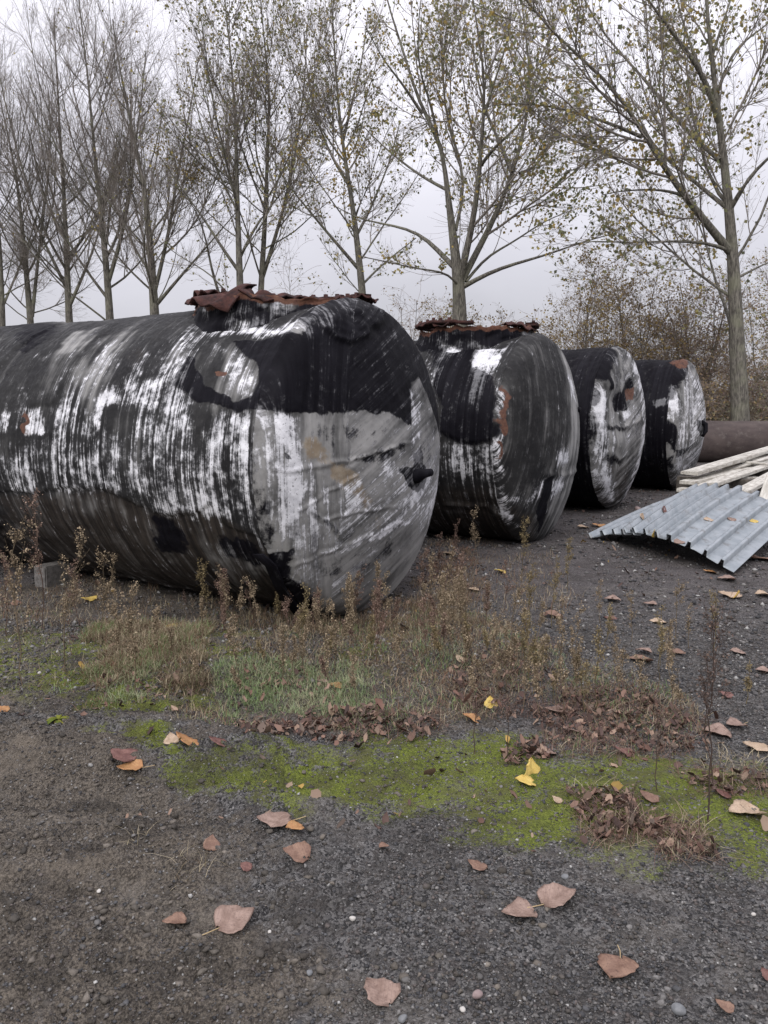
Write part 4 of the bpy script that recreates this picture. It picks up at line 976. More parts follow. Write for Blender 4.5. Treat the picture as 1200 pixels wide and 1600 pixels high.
tree('bare poplar with dense upright twigs, third trunk from the left', 29.5,
 [(110, 540), (108, 500), (106, 450), (104, 400), (102, 350), (100, 300), (96, 250), (93, 200), (91, 150), (88, 105), (86, 60), (84, 25)], (12, 1.4),
 [([(108, 480), (130, 430), (150, 380), (165, 320), (175, 270)], 6, 1.5, -1), ([(106, 455), (80, 400), (50, 340), (30, 280), (15, 230)], 6, 1.5, 1)],
 108, auto=13, leaf=(120, .07, YEL), dens=1.35, lift=.17)
tree('bare poplar with two slender stems, second trunk from the left', 29.5,
 [(50, 540), (48, 500), (42, 440), (38, 390), (33, 335), (27, 285), (18, 235), (8, 190), (-2, 150), (-8, 115)], (11, 1.4),
 [([(50, 495), (56, 440), (62, 380), (70, 320), (78, 260), (80, 200), (75, 140)], 6, 1.4, .5)],
 109, auto=11, leaf=(60, .07, YEL), dens=1.05, lift=.17)
tree('bare poplar cut by the left edge of the picture', 29.0,
 [(4, 540), (4, 490), (2, 440), (0, 390), (-4, 330), (-10, 270), (-18, 210), (-24, 150)], (10, 1.4), [([(4, 480), (25, 430), (45, 380), (62, 320)], 4, 1.4, .5)],
 110, auto=9, leaf=(40, .07, YEL), dens=1.0, lift=.17)

# ------------------------------------------------------------------ shrubs and brambles
def shrub(name, label, px, Y, top, wpx, seed, nstem, leaf, cols, twc=TWC, arch=-.03, dens=1., n3=900, group='shrubs behind the tanks', n4=0, zoff=0):
    r_ = np.random.default_rng(seed); b = at(px, 700, Y); b[2] = 0
    hgt = at(px, top, Y)[2]; wid = wpx/FPX*Y/2
    root = empty(name, tuple(b)); tag(root, label, 'shrub', group)
    K = 10; P = np.zeros((nstem, K, 3)); 
    for s in range(nstem):
        an = r_.random()*2*PI; rr = wid*math.sqrt(r_.random()); h = hgt*(1-.45*(rr/wid)**2)*(.75+.3*r_.random())
        d = np.array([math.cos(an)*rr, math.sin(an)*rr*.6, 0]); t = np.linspace(0, 1, K)[:, None]
        P[s] = d*.3*(1-t)+d*t**1.3+np.array([0, 0, 1.])*h*(t**.9)+np.cumsum(r_.normal(size=(K, 3))*.035*hgt/3, 0)*t
        P[s, 0, 2] = -.05
    R = np.linspace(1, .25, K)[None]*(.012+.022*r_.random((nstem, 1)))*hgt/4
    for s in range(nstem):
        V, F = tubes(P[s:s+1], R[s:s+1], 6); link('stem', mesh('stem', V, F, MB), root)
    P2, R2 = grow(P, R, int(30*nstem*dens), .12, 1, .75, .25, .34, arch, 8, .14, r_, taper=.5, minr=.004)
    P3, R3 = grow(P2, R2, int(n3*dens), .1, 1, .7, .3, .5, arch, 6, .16, r_, taper=.3, minr=.003)
    L = [(P2, R2, 4), (P3, R3, 3)]
    if n4: P4, R4 = grow(P3, R3, n4, .1, 1, .7, .3, .6, arch, 4, .15, r_, taper=.3, minr=.0026); L.append((P4, R4, 3)); P3 = P4
    Vs, Fs, k = [], [], 0
    for p, r, sd in L: V, F = tubes(p, r, sd); Vs.append(V); Fs.append(F+k); k += len(V)
    V = np.concatenate(Vs); F = np.concatenate(Fs)
    tag(link('twigs', mesh('twigs', V, F, MTWIG, cols={'tint': np.repeat(tint(len(V)//3+1, twc, r_, 1, .25), 3, 0)[:len(V)]}), root), kind='stuff')
    if leaf[0]:
        V, F = leaves_on(P3, leaf[0], leaf[1], r_, .1, .3, .06)
        tag(link('foliage', mesh('foliage', V, F, MLEAF, False, cols={'tint': tint(leaf[0], cols, r_)}), root), kind='stuff')
    # stems were made around the base
BR = [(.29, .215, .135), (.34, .26, .145), (.24, .185, .135), (.37, .29, .14), (.21, .195, .13)]
PK = [(.23, .17, .145), (.20, .15, .13), (.27, .20, .155)]
TWB = [(.27, .225, .19), (.33, .275, .235), (.21, .175, .15)]
shrub('wild_shrub', 'loose ochre shrub leaning left above the third tank', 905, 23.0, 405, 140, 201, 6, (4200, .06), OCH+BR, TWB, -.05, 1, 900, n4=2400)
shrub('wild_shrub', 'dense brown shrub with a dark stem above the fourth tank', 985, 24.0, 375, 165, 202, 9, (7500, .06), BR+OCH, TWB, -.03, 1, 1500, n4=5000)
shrub('wild_shrub', 'tall reddish brown shrub left of the thick mossy trunk', 1075, 24.5, 372, 170, 203, 10, (7500, .06), BR+PK, TWB, -.02, 1, 1500, n4=5000)
shrub('bramble', 'tangled brown brambles at the foot of the right poplar', 1120, 22.6, 545, 190, 204, 16, (4500, .055), BR+PK, TWB, -.12, .8, 1500, 'brambles over the steel pipe', n4=3500)
shrub('bramble', 'grey brown brambles at the right edge above the steel pipe', 1215, 22.4, 560, 150, 205, 14, (3200, .05), PK+GRN[:2], TWB, -.14, .8, 1400, 'brambles over the steel pipe', n4=3200)
shrub('wild_shrub', 'tall brown thicket at the right edge behind the mossy trunk', 1205, 25.5, 410, 190, 210, 11, (9000, .06), BR+GRN[:2], TWB, -.03, 1, 1300, n4=3600)
shrub('bramble', 'low brambles seen between the fourth tank and the steel pipe', 1065, 22.2, 590, 130, 206, 12, (2600, .055), BR, TWB, -.12, .8, 900, 'brambles over the steel pipe', n4=1800)
shrub('wild_shrub', 'low ochre shrub at the foot of the forked poplar above the second tank', 712, 26.0, 442, 210, 207, 9, (5500, .06), BR+OCH, TWB, -.05, 1, 1300, n4=3600)
shrub('wild_shrub', 'thin shrub above the rusty hatch of the nearest tank', 450, 28.0, 425, 140, 208, 6, (1300, .06), GRN+OCH, TWB, -.03, 1, 500, n4=900)
shrub('wild_shrub', 'small brown shrub filling the gap right of the nearest tank', 640, 26.5, 462, 110, 209, 6, (1200, .06), BR+PK, TWB, -.06, 1, 500, n4=900)

# ------------------------------------------------------------------ gravel, grass, litter
def gpt(px, py): 
    g = ground_at(px, py); z = float(gz(np.array([g[0]]), np.array([g[1]]))[0]); return np.array([g[0], g[1], z])
def in_frame(x, y, pad=1.06):
    w = (y*cp+CAMH*sp)/FPX*600*pad
    return np.abs(x) < w
ICO = None
def ico():
    t = (1+5**.5)/2
    V = np.array([(-1, t, 0), (1, t, 0), (-1, -t, 0), (1, -t, 0), (0, -1, t), (0, 1, t), (0, -1, -t), (0, 1, -t), (t, 0, -1), (t, 0, 1), (-t, 0, -1), (-t, 0, 1)])/math.hypot(1, t)
    F = np.array([(0, 11, 5), (0, 5, 1), (0, 1, 7), (0, 7, 10), (0, 10, 11), (1, 5, 9), (5, 11, 4), (11, 10, 2), (10, 7, 6), (7, 1, 8), (3, 9, 4), (3, 4, 2), (3, 2, 6), (3, 6, 8), (3, 8, 9), (4, 9, 5), (2, 4, 11), (6, 2, 10), (8, 6, 7), (9, 8, 1)])
    return V, F
def stones(name, n, smin, smax, ylo, yhi, seed, white=.03, ypow=2.0, sink=.35, big=True):
    r_ = np.random.default_rng(seed); IV, IF = ico() if big else (np.array([(1., 0, 0), (-1, 0, 0), (0, 1, 0), (0, -1, 0), (0, 0, 1), (0, 0, -1)]), np.array([(0, 2, 4), (2, 1, 4), (1, 3, 4), (3, 0, 4), (2, 0, 5), (1, 2, 5), (3, 1, 5), (0, 3, 5)])); nv = len(IV)
    y = ylo+(yhi-ylo)*r_.random(n*2)**ypow; x = (r_.random(n*2)*2-1)*((y*cp+CAMH*sp)*.5*1.15)
    patch = fbm(x*2.2, y*2.2, s=seed, o=3); soily = sstep(.1, -.5, x-.12*(y-2))*sstep(4.4, 3.4, y); keep = r_.random(len(x))*(1+1.3*soily) < sstep(.30, .60, patch)*.85+.15
    x, y = x[keep][:n], y[keep][:n]; n = len(x)
    s = smin+(smax-smin)*r_.random(n)**5; s *= np.clip(y/3, 1, 3)**.6
    J = IV[None]*(1+.28*r_.normal(size=(n, nv, 1)))*np.stack([np.ones(n), .6+.4*r_.random(n), .45+.35*r_.random(n)], 1)[:, None]*s[:, None, None]
    a = r_.random(n)*2*PI; ca, sa = np.cos(a)[:, None], np.sin(a)[:, None]
    X = J[..., 0]*ca-J[..., 1]*sa; Y = J[..., 0]*sa+J[..., 1]*ca
    V = np.stack([X+x[:, None], Y+y[:, None], J[..., 2]+(gz(x, y)+s*sink*.5)[:, None]], -1).reshape(-1, 3)
    F = (IF[None]+(np.arange(n)*nv)[:, None, None]).reshape(-1, 3)
    pal = np.array([(.085, .085, .088), (.055, .055, .058), (.125, .12, .115), (.11, .095, .088), (.18, .172, .165), (.085, .076, .068)])
    c = pal[r_.integers(0, len(pal), n)]*(.75+.5*r_.random((n, 1)))
    w = r_.random(n) < white; c[w] = np.array([.36, .355, .34])*(.7+.5*r_.random((w.sum(), 1)))
    tag(link(name, mesh(name, V, F, MSTONE, False, cols={'tint': np.repeat(c, nv, 0)})), kind='stuff')
stones('grit', 85000, .0018, .0095, 1.55, 5.4, 301, .012, 1.25, .6, False)
stones('gravel', 3200, .004, .013, 1.55, 5.0, 303, .03, 1.4)
stones('coarse_gravel', 30000, .005, .017, 4.0, 15, 302, .05, 1.3, .5, False)

def clods():
    r_ = np.random.default_rng(44); IV, IF = ico(); n = 9000
    y = 1.6+3.0*r_.random(n)**1.2; x = -.25*y-.5+1.3*r_.normal(size=n); k = fbm(x*3+5, y*7, s=9, o=3); ok = (k > .50) & (x < .3+.1*y) & (x > -3.2); x, y = x[ok], y[ok]; n = len(x)
    s = .003+.012*r_.random(n)**4; J = IV[None]*(1+.42*r_.normal(size=(n, 12, 1)))*s[:, None, None]*np.array([1, 1, .6])
    V = (J+np.stack([x, y, gz(x, y)+s*.15], 1)[:, None]).reshape(-1, 3); F = (IF[None]+(np.arange(n)*12)[:, None, None]).reshape(-1, 3)
    tag(link('soil_clods', mesh('soil_clods', V, F, MSTONE, False, cols={'tint': tint(n, [(.11, .098, .083), (.08, .071, .061), (.15, .132, .112), (.065, .058, .05)], r_, 12, .25)})), kind='stuff')
clods()

def blades(name, regions, seed, cols, hmin, hmax, width, lean=.5, seg=3):
    r_ = np.random.default_rng(seed); X = []; 
    for poly, n, hs in regions:
        P = np.array([ground_at(*p) for p in poly]); lo, hi = P.min(0), P.max(0)
        q = lo+(hi-lo)*r_.random((n*5, 2)); d = poly_sd(q[:, 0], q[:, 1], P)
        k = fbm(q[:, 0]*4.5, q[:, 1]*4.5, s=seed, o=3); q = q[(d+(k-.5)*.35 > 0) & (r_.random(len(q)) < sstep(.32, .60, k)*.8+.2)][:n]
        X.append(np.column_stack([q, np.full(len(q), hs)]))
    X = np.concatenate(X); n = len(X); h = (hmin+(hmax-hmin)*r_.random(n)**2)*X[:, 2]
    az = r_.random(n)*2*PI; ln = lean*(.2+1.1*r_.random(n)); dr = np.stack([np.cos(az), np.sin(az)], 1); sd = np.stack([-dr[:, 1], dr[:, 0]], 1)
    z0 = gz(X[:, 0], X[:, 1])-.004; V = np.zeros((n, seg*2+1, 3))
    for k in range(seg+1):
        t = k/seg; c = np.column_stack([X[:, :2]+dr*(h*ln*t**1.6)[:, None], z0+h*(t-.35*ln*t*t)])
        w = width*(1-.75*t)*(.6+.8*((np.arange(n)*.6180339) % 1))
        if k < seg: V[:, 2*k, :] = c; V[:, 2*k, :2] -= sd*w[:, None]; V[:, 2*k+1, :] = c; V[:, 2*k+1, :2] += sd*w[:, None]
        else: V[:, 2*k] = c
    F4 = np.array([[2*k, 2*k+1, 2*k+3, 2*k+2] for k in range(seg-1)]); F3 = np.array([[2*seg-2, 2*seg-1, 2*seg]])
    off = (np.arange(n)*(2*seg+1))[:, None, None]
    cc = np.array(cols); kk = fbm(X[:, 0]*5, X[:, 1]*5, s=seed+3, o=2)+.28*r_.normal(size=n); ci = np.clip(((kk-.1)/.8*len(cc)).astype(int), 0, len(cc)-1)
    c = np.repeat(cc[ci]*(.7+.6*r_.random((n, 1))), 2*seg+1, 0)
    tag(link(name, mesh(name, V.reshape(-1, 3), [(F4[None]+off).reshape(-1, 4), (F3[None]+off).reshape(-1, 3)], MGRASS, False, cols={'tint': c})), kind='stuff')
DRY = [(.14, .105, .075), (.22, .18, .12), (.30, .25, .165), (.36, .31, .205), (.44, .38, .27)]
RED = [(.20, .115, .08), (.16, .10, .07), (.23, .16, .105), (.26, .195, .125)]
GG = [(.17, .235, .10), (.22, .285, .15), (.27, .30, .18), (.33, .325, .21)]
DRY2 = DRY
blades('straw_at_tank', [([(330, 925), (560, 945), (720, 915), (760, 950), (640, 1000), (330, 1000)], 5200, .9), ([(-60, 925), (120, 905), (330, 945), (330, 985), (-60, 975)], 2600, .8), ([(700, 865), (860, 870), (900, 930), (820, 1010), (700, 950)], 2200, .8)], 318, DRY+RED[:3], .02, .15, .0015, .9)
blades('dry_grass', [([(480, 985), (700, 945), (800, 985), (845, 1060), (800, 1130), (640, 1150), (420, 1150), (130, 1110), (150, 1050), (330, 1030)], 20000, .72),
                     ([(150, 985), (330, 985), (330, 1080), (150, 1090)], 31300, 1.0), ([(830, 1080), (960, 1040), (1090, 1110), (1080, 1180), (860, 1190)], 3600, .7),
                     ([(-40, 940), (120, 960), (150, 1090), (-40, 1090)], 3200, .6), ([(330, 960), (480, 985), (480, 1060), (300, 1060)], 2600, .6), ([(760, 1000), (900, 1010), (1090, 1110), (1000, 1130), (830, 1100)], 2200, .6)], 311, DRY+RED[:2]+GG[:1], .02, .105, .0015, 1.1)
blades('reddish_grass', [([(640, 960), (660, 890), (735, 860), (760, 915), (720, 965)], 4000, .75), ([(480, 960), (620, 940), (760, 980), (840, 1040), (780, 1110), (560, 1060)], 6000, .7),
                         ([(640, 860), (720, 850), (740, 880), (650, 900)], 700, 1.0), ([(640, 905), (700, 820), (800, 850), (760, 880)], 500, .8)], 312, RED+DRY[1:3], .02, .12, .0015, 1.0)
blades('green_grass', [([(300, 1070), (420, 1050), (600, 1060), (600, 1110), (520, 1120), (330, 1125)], 9500, .85), ([(150, 1060), (230, 1060), (230, 1105), (150, 1105)], 1300, 1.0),
                       ([(640, 985), (720, 1000), (720, 1060), (650, 1060)], 600, 1.2), ([(820, 1030), (870, 1030), (870, 1075), (820, 1075)], 260, .8)], 313, GG, .02, .09, .0016, 1.0)
blades('pale_tufts', [([(1030, 1290), (1090, 1290), (1090, 1350), (1040, 1350)], 260, .9), ([(890, 1230), (970, 1230), (980, 1330), (900, 1330)], 220, .8), ([(285, 1335), (315, 1335), (320, 1380), (270, 1380)], 46, 1.1),
                      ([(205, 1305), (225, 1305), (225, 1330), (205, 1330)], 22, .8), ([(1100, 1190), (1180, 1180), (1180, 1240), (1110, 1240)], 240, .8)], 314, DRY, .03, .12, .0013, 1.3)
blades('moss_fronds', [(m, 14000, 1.) for m in ([(170, 1152), (330, 1172), (540, 1168), (720, 1148), (860, 1165), (1000, 1185), (1200, 1215), (1230, 1330), (1090, 1330), (960, 1325), (860, 1310), (740, 1290), (690, 1250), (560, 1235), (400, 1235), (250, 1205)],)],
       315, [(.11, .13, .028), (.15, .165, .036), (.20, .20, .05), (.08, .095, .026)], .004, .014, .0020, .9, 2)

DEAD = [(.20, .125, .10), (.15, .095, .08), (.26, .19, .15), (.12, .08, .07)]
blades('dead_stems', [([(840, 1105), (900, 1075), (1000, 1080), (1095, 1125), (1090, 1185), (960, 1195), (850, 1175)], 2000, 1.0), ([(890, 1235), (940, 1225), (1000, 1262), (1020, 1300), (960, 1325), (905, 1305)], 800, .9), ([(1010, 1285), (1095, 1285), (1095, 1350), (1030, 1350)], 520, 1.0),
    ([(360, 1135), (420, 1120), (560, 1115), (690, 1120), (700, 1145), (560, 1170), (420, 1175)], 1000, .8), ([(1060, 1215), (1195, 1205), (1195, 1255), (1080, 1255)], 420, 1.0), ([(690, 1060), (860, 1010), (880, 1090), (830, 1130), (700, 1130)], 1200, 1.0)], 317, DEAD, .02, .11, .0013, 1.7)

def litter(name, regions, seed, cols, smin, smax):
    r_ = np.random.default_rng(seed); X = []
    for poly, n in regions:
        P = np.array([ground_at(*p) for p in poly]); lo, hi = P.min(0), P.max(0)
        q = lo+(hi-lo)*r_.random((n*4, 2)); d = poly_sd(q[:, 0], q[:, 1], P); k = fbm(q[:, 0]*6, q[:, 1]*6, s=seed, o=3)
        X.append(q[d+(k-.5)*.34 > 0][:int(n*1.05)])
    X = np.concatenate(X); n = len(X); s = smin+(smax-smin)*r_.random(n)**1.6; s[:n//40] *= 1.7
    a = r_.random(n)*2*PI; curl = .25+.9*r_.random(n); tl = r_.normal(size=(n, 2))*.55
    # 3 x 3 curled scrap
    gx, gy = np.meshgrid([-1, 0, 1], [-1, -.0, 1.]); gx, gy = gx.ravel(), gy.ravel(); wd = np.where(np.abs(gy) == 1, .55, 1.15)
    lx = gx*wd*s[:, None]*.55*(1+.25*r_.normal(size=(n, 9))); ly = gy*s[:, None]*(1+.15*r_.normal(size=(n, 9)))*.8
    lz = curl[:, None]*(gx**2*.45+.25*gy*gy)*s[:, None]+r_.normal(size=(n, 9))*s[:, None]*.10+lx*tl[:, :1]+ly*tl[:, 1:]
    lz -= lz.min(1, keepdims=True)
    ca, sa = np.cos(a)[:, None], np.sin(a)[:, None]
    hill = .03*r_.random(n)
    V = np.stack([lx*ca-ly*sa+X[:, :1], lx*sa+ly*ca+X[:, 1:2], lz+(gz(X[:, 0], X[:, 1])-.002+hill)[:, None]], -1).reshape(-1, 3)
    f = np.array([[0, 1, 4, 3], [1, 2, 5, 4], [3, 4, 7, 6], [4, 5, 8, 7]])
    F = (f[None]+(np.arange(n)*9)[:, None, None]).reshape(-1, 4)
    tag(link(name, mesh(name, V, F, MLIT, True, cols={'tint': tint(n, cols, r_, 9, .35)})), kind='stuff')
LITC = [(.12, .068, .052), (.16, .10, .076), (.085, .054, .045), (.22, .155, .115), (.07, .046, .04), (.18, .12, .09), (.10, .075, .06)]
litter('leaf_litter', [([(360, 1140), (420, 1125), (560, 1118), (680, 1125), (700, 1140), (560, 1168), (420, 1172)], 620),
                       ([(840, 1115), (900, 1085), (1000, 1090), (1095, 1130), (1085, 1178), (960, 1190), (850, 1170)], 950),
                       ([(890, 1240), (940, 1225), (990, 1262), (1010, 1295), (960, 1320), (905, 1300)], 330), ([(1020, 1290), (1090, 1290), (1095, 1340), (1040, 1345)], 150),
                       ([(760, 1180), (830, 1170), (860, 1190), (800, 1215)], 150), ([(1060, 1225), (1190, 1215), (1195, 1250), (1080, 1250)], 130),
                       ([(690, 1060), (840, 1020), (870, 1080), (830, 1120), (700, 1125)], 330), ([(380, 1060), (470, 1050), (520, 1110), (330, 1130)], 130), ([(160, 1060), (300, 1060), (300, 1110), (160, 1110)], 120),
                       ([(990, 775), (1075, 740), (1085, 760), (1000, 800)], 260), ([(650, 880), (740, 860), (760, 930), (660, 950)], 240)], 321, LITC, .004, .021)

litter('leaf_fragments', [([(-100, 900), (1300, 880), (1400, 1200), (-200, 1200)], 190), ([(150, 1160), (1250, 1180), (1300, 1360), (200, 1300)], 60), ([(860, 790), (1000, 770), (1200, 860), (1000, 960), (860, 900)], 120)], 322, LITC+[(.26, .19, .14), (.30, .2, .06)], .006, .030)
# ------------------------------------------------------------------ tall dry weeds
WCOL = {'b': [(.26, .20, .135), (.19, .15, .105), (.33, .265, .18)], 'r': [(.21, .14, .11), (.16, .11, .09), (.26, .185, .145)], 'y': [(.27, .215, .115), (.21, .17, .10), (.19, .15, .09)], 'd': [(.12, .09, .078), (.15, .11, .09)]}
def weed(px, py, tx, ty, kind, dens, label, seed, group):
    r_ = np.random.default_rng(seed); b = gpt(px, py)
    T = at(tx, ty, b[1]+r_.normal()*.03); h = T[2]-b[2]; K = 9
    t = np.linspace(0, 1, K)[:, None]; P = (b-np.array([0, 0, .02]))*(1-t)+T*t+np.array([r_.normal()*.03, r_.normal()*.03, 0])*np.sin(t*PI)*h+r_.normal(size=(K, 3))*.006*h*2
    P = (P-b)[None]; R = np.linspace(.0030, .0011, K)[None]*(.7+h*.6)
    root = empty('dry_weed', tuple(b)); tag(root, label, 'weed', group)
    cs = WCOL[kind]; dk = [tuple(.62*c for c in cc) for cc in cs]
    V, F = tubes(P, R, 5); link('stalk', mesh('stalk', V, F, MWEED, cols={'tint': tint(len(V), dk, r_, 1, .1)}), root)
    nb = max(5, int(26*dens)); P2, R2 = grow(P, R, nb, .34 if kind != 'd' else .5, .99, .38, .14, .19, .10, 6, .08, r_, taper=.35, rcap=.5, minr=.0007)
    P3, R3 = grow(P2, R2, nb*5, .15, 1, .6, .2, .42, .05, 4, .1, r_, taper=.3, rcap=.6, minr=.0006)
    V2, F2 = tubes(P2, R2, 3); V3, F3 = tubes(P3, R3, 3); V = np.concatenate([V2, V3])
    tag(link('side_stems', mesh('side_stems', V, np.concatenate([F2, F3+len(V2)]), MWEED, cols={'tint': tint(len(V), dk, r_, 1, .2)}), root), kind='stuff')
    n = int(640*dens*(1 if kind != 'd' else .35)); V, F = leaves_on(P3, n, .0065+.004*h, r_, .1, .1, .006)
    tag(link('seed_heads', mesh('seed_heads', V, F, MWEED, False, cols={'tint': tint(n, cs, r_, 4, .35)}), root), kind='stuff')
GA, GB, GC = 'dry weeds at the left', 'dry weeds in front of the nearest tank', 'dry weeds on the right gravel'
WEEDS = [
 (36, 1078, 22, 838, 'b', 1.0, 'bushy beige weed at the left edge in front of the tank', GA), (98, 1062, 126, 845, 'b', 1.0, 'tall beige weed right of the concrete block', GA),
 (160, 1012, 160, 872, 'b', .9, 'beige weed with a full head, third from the left edge', GA), (66, 985, 54, 780, 'r', .7, 'tall reddish weed rising in front of the streaked tank wall', GA),
 (216, 1092, 205, 932, 'b', 1.25, 'dense straw coloured weed bush standing on the grass', GA), (186, 1075, 180, 940, 'b', 1.0, 'straw coloured weed left of the dense weed bush', GA),
 (245, 1060, 242, 955, 'b', .8, 'short straw coloured weed right of the dense weed bush', GA), (300, 965, 287, 925, 'd', .6, 'small dark broken weed leaning left under the tank', GA),
 (345, 985, 343, 830, 'd', .7, 'thin dark weed before the brown underside of the tank', GA), (12, 1000, 4, 870, 'r', .7, 'reddish weed cut by the left edge', GA), (130, 1000, 112, 880, 'r', .6, 'small reddish weed behind the beige ones', GA),
 (272, 1048, 268, 985, 'b', .7, 'low straw weed beside the yellow leaf near the tank', GA), (152, 960, 178, 872, 'b', .6, 'thin beige weed nearest the tank wall', GA)]
r_w = np.random.default_rng(77)
for k in range(70):
    x = 300+r_w.random()*560; y = 985+r_w.random()*125-abs(x-600)*.05; hh = (45+75*r_w.random())
    WEEDS.append((x, y, x+r_w.normal()*9, y-hh, 'brbyb'[k % 5], .5+.4*r_w.random(), ('beige', 'reddish', 'beige', 'yellowish', 'dull brown')[k % 5]+' dry weed in the thicket '+('over the green grass' if x < 440 else 'under the tank seam' if x < 520 else 'under the dished tank end' if x < 680 else 'right of the nearest tank')+(', front row' if y > 1075 else ', middle row' if y > 1030 else ', back row')+('' if k % 2 else ', leaning'), GB))
for k in range(30):
    x = 330+r_w.random()*430; y = 955+r_w.random()*60; hh = 45+65*r_w.random()
    WEEDS.append((x, y, x+r_w.normal()*8, y-hh, 'brb'[k % 3], .45+.3*r_w.random(), ('straw brown', 'reddish', 'tan')[k % 3]+' dry weed close to the nearest tank, '+('before its dark underside' if x < 430 else 'at its seam' if x < 520 else 'before its grey end' if x < 640 else 'in the gap beside it'), GB))
for k in range(26):
    x = 770+r_w.random()*350; y = 1000+r_w.random()*140; hh = 40+75*r_w.random()
    WEEDS.append((x, y, x+r_w.normal()*7, y-hh, 'byb'[k % 3], .28+.2*r_w.random(), ('pale', 'yellowish', 'beige')[k % 3]+' wispy weed on the gravel '+('left of the leaf heap' if x < 860 else 'in the leaf heap' if x < 1000 else 'right of the leaf heap')+(', near side' if y > 1075 else ', far side'), GC))
WEEDS += [(436, 985, 434, 928, 'y', .8, 'yellowish weed under the seam of the nearest tank', GB), (450, 1000, 470, 955, 'r', .7, 'red brown weed under the seam of the nearest tank', GB),
 (736, 905, 741, 800, 'b', .6, 'thin weed standing against the dark side of the second tank', GC), (717, 890, 714, 815, 'r', .5, 'short weed left of the thin one at the second tank', GC),
 (816, 900, 818, 818, 'y', .9, 'yellow brown weed touching the rim of the second tank', GC), (888, 922, 889, 850, 'y', .8, 'yellow brown weed on the gravel left of the metal sheets', GC),
 (828, 990, 834, 885, 'y', .7, 'tall yellowish weed on the gravel below the second tank', GC), (872, 1085, 878, 945, 'b', .6, 'slender weed at the right end of the thicket', GC),
 (1108, 1290, 1114, 960, 'd', 1.0, 'very tall dark thin weed at the right front', GC), (1118, 1245, 1110, 1040, 'd', .7, 'second dark thin weed beside the very tall one', GC),
 (932, 1112, 937, 985, 'y', .5, 'faint weed above the big heap of brown leaves', GC), (962, 1110, 966, 1010, 'b', .5, 'pale weed in the heap of brown leaves', GC), (1000, 1118, 997, 1030, 'b', .5, 'pale weed at the right of the heap of brown leaves', GC),
 (1056, 1125, 1052, 1010, 'b', .6, 'weed at the right end of the heap of brown leaves', GC), (1166, 1105, 1170, 1040, 'y', .5, 'small weed near the right edge on the gravel', GC),
 (905, 1100, 902, 1020, 'b', .6, 'low weed in the left part of the heap of brown leaves', GC), (845, 1125, 838, 1040, 'b', .6, 'low weed between the thicket and the leaf heap', GC),
 (785, 960, 790, 880, 'r', .5, 'thin reddish weed on the dark gravel between tank and sheets', GC), (690, 905, 688, 842, 'r', .6, 'reddish weed in the gap between the first two tanks', GC),
 (740, 1180, 742, 1090, 'd', .4, 'dark bare weed stalk standing on the moss', GC), (790, 1190, 794, 1080, 'd', .4, 'dark bare weed stalk behind the yellow leaf', GC), (1028, 1240, 1030, 1120, 'd', .5, 'dark bare weed stalk right of the yellow leaf', GC), (985, 1330, 990, 1230, 'd', .4, 'dark bare weed stalk among the front leaf heap', GC)]
_by = {}
for k, w in enumerate(WEEDS): _by.setdefault(w[6], []).append(k)
for lab, ks in _by.items():
    ks.sort(key=lambda k: WEEDS[k][0]); n = len(ks)
    if n < 2: continue
    nm = {2: ('left', 'right'), 3: ('left', 'middle', 'right')}.get(n) or ['leftmost']+[w_+' from left' for w_ in ('second', 'third', 'fourth', 'fifth', 'sixth', 'seventh', 'eighth', 'ninth')][:n-2]+['rightmost']
    for k, a in zip(ks, nm): w = list(WEEDS[k]); w[6] = lab.replace(' dry weed in the thicket', ' weed in thicket')+', '+a; WEEDS[k] = tuple(w)
for k, w in enumerate(WEEDS): weed(*w[:6], w[6], 900+k, w[7])
# small green rosette
def rosette():
    b = gpt(92, 1136); r_ = np.random.default_rng(5); root = empty('green_plant', tuple(b)); tag(root, 'low yellow green leafy plant on the bare soil at the left', 'plant')
    for k in range(15):
        an = k*2.4; L = .05+.05*r_.random(); el = .25+.5*r_.random(); n = 6; G = np.zeros((3, n, 3)); t = np.linspace(0, 1, n)
        d = np.array([math.cos(an), math.sin(an)]); s = np.array([-d[1], d[0]]); w = .014*np.sin(PI*np.clip(t*.9+.08, 0, 1))
        for j, sg in enumerate((-1, 0, 1)):
            G[j, :, :2] = d*(t*L*math.cos(el))[:, None]+s*(sg*w)[:, None]; G[j, :, 2] = L*math.sin(el)*t-.03*t*t*2*L/.08+abs(sg)*.003
        V, F = solid_sheet(G, .0008); c = np.array([(.16, .17, .035), (.10, .13, .03), (.2, .18, .05)])[k % 3]
        link('leaf', mesh('leaf', V, F, MWEED, True, cols={'tint': np.tile(c, (len(V), 1))}), root)
rosette()

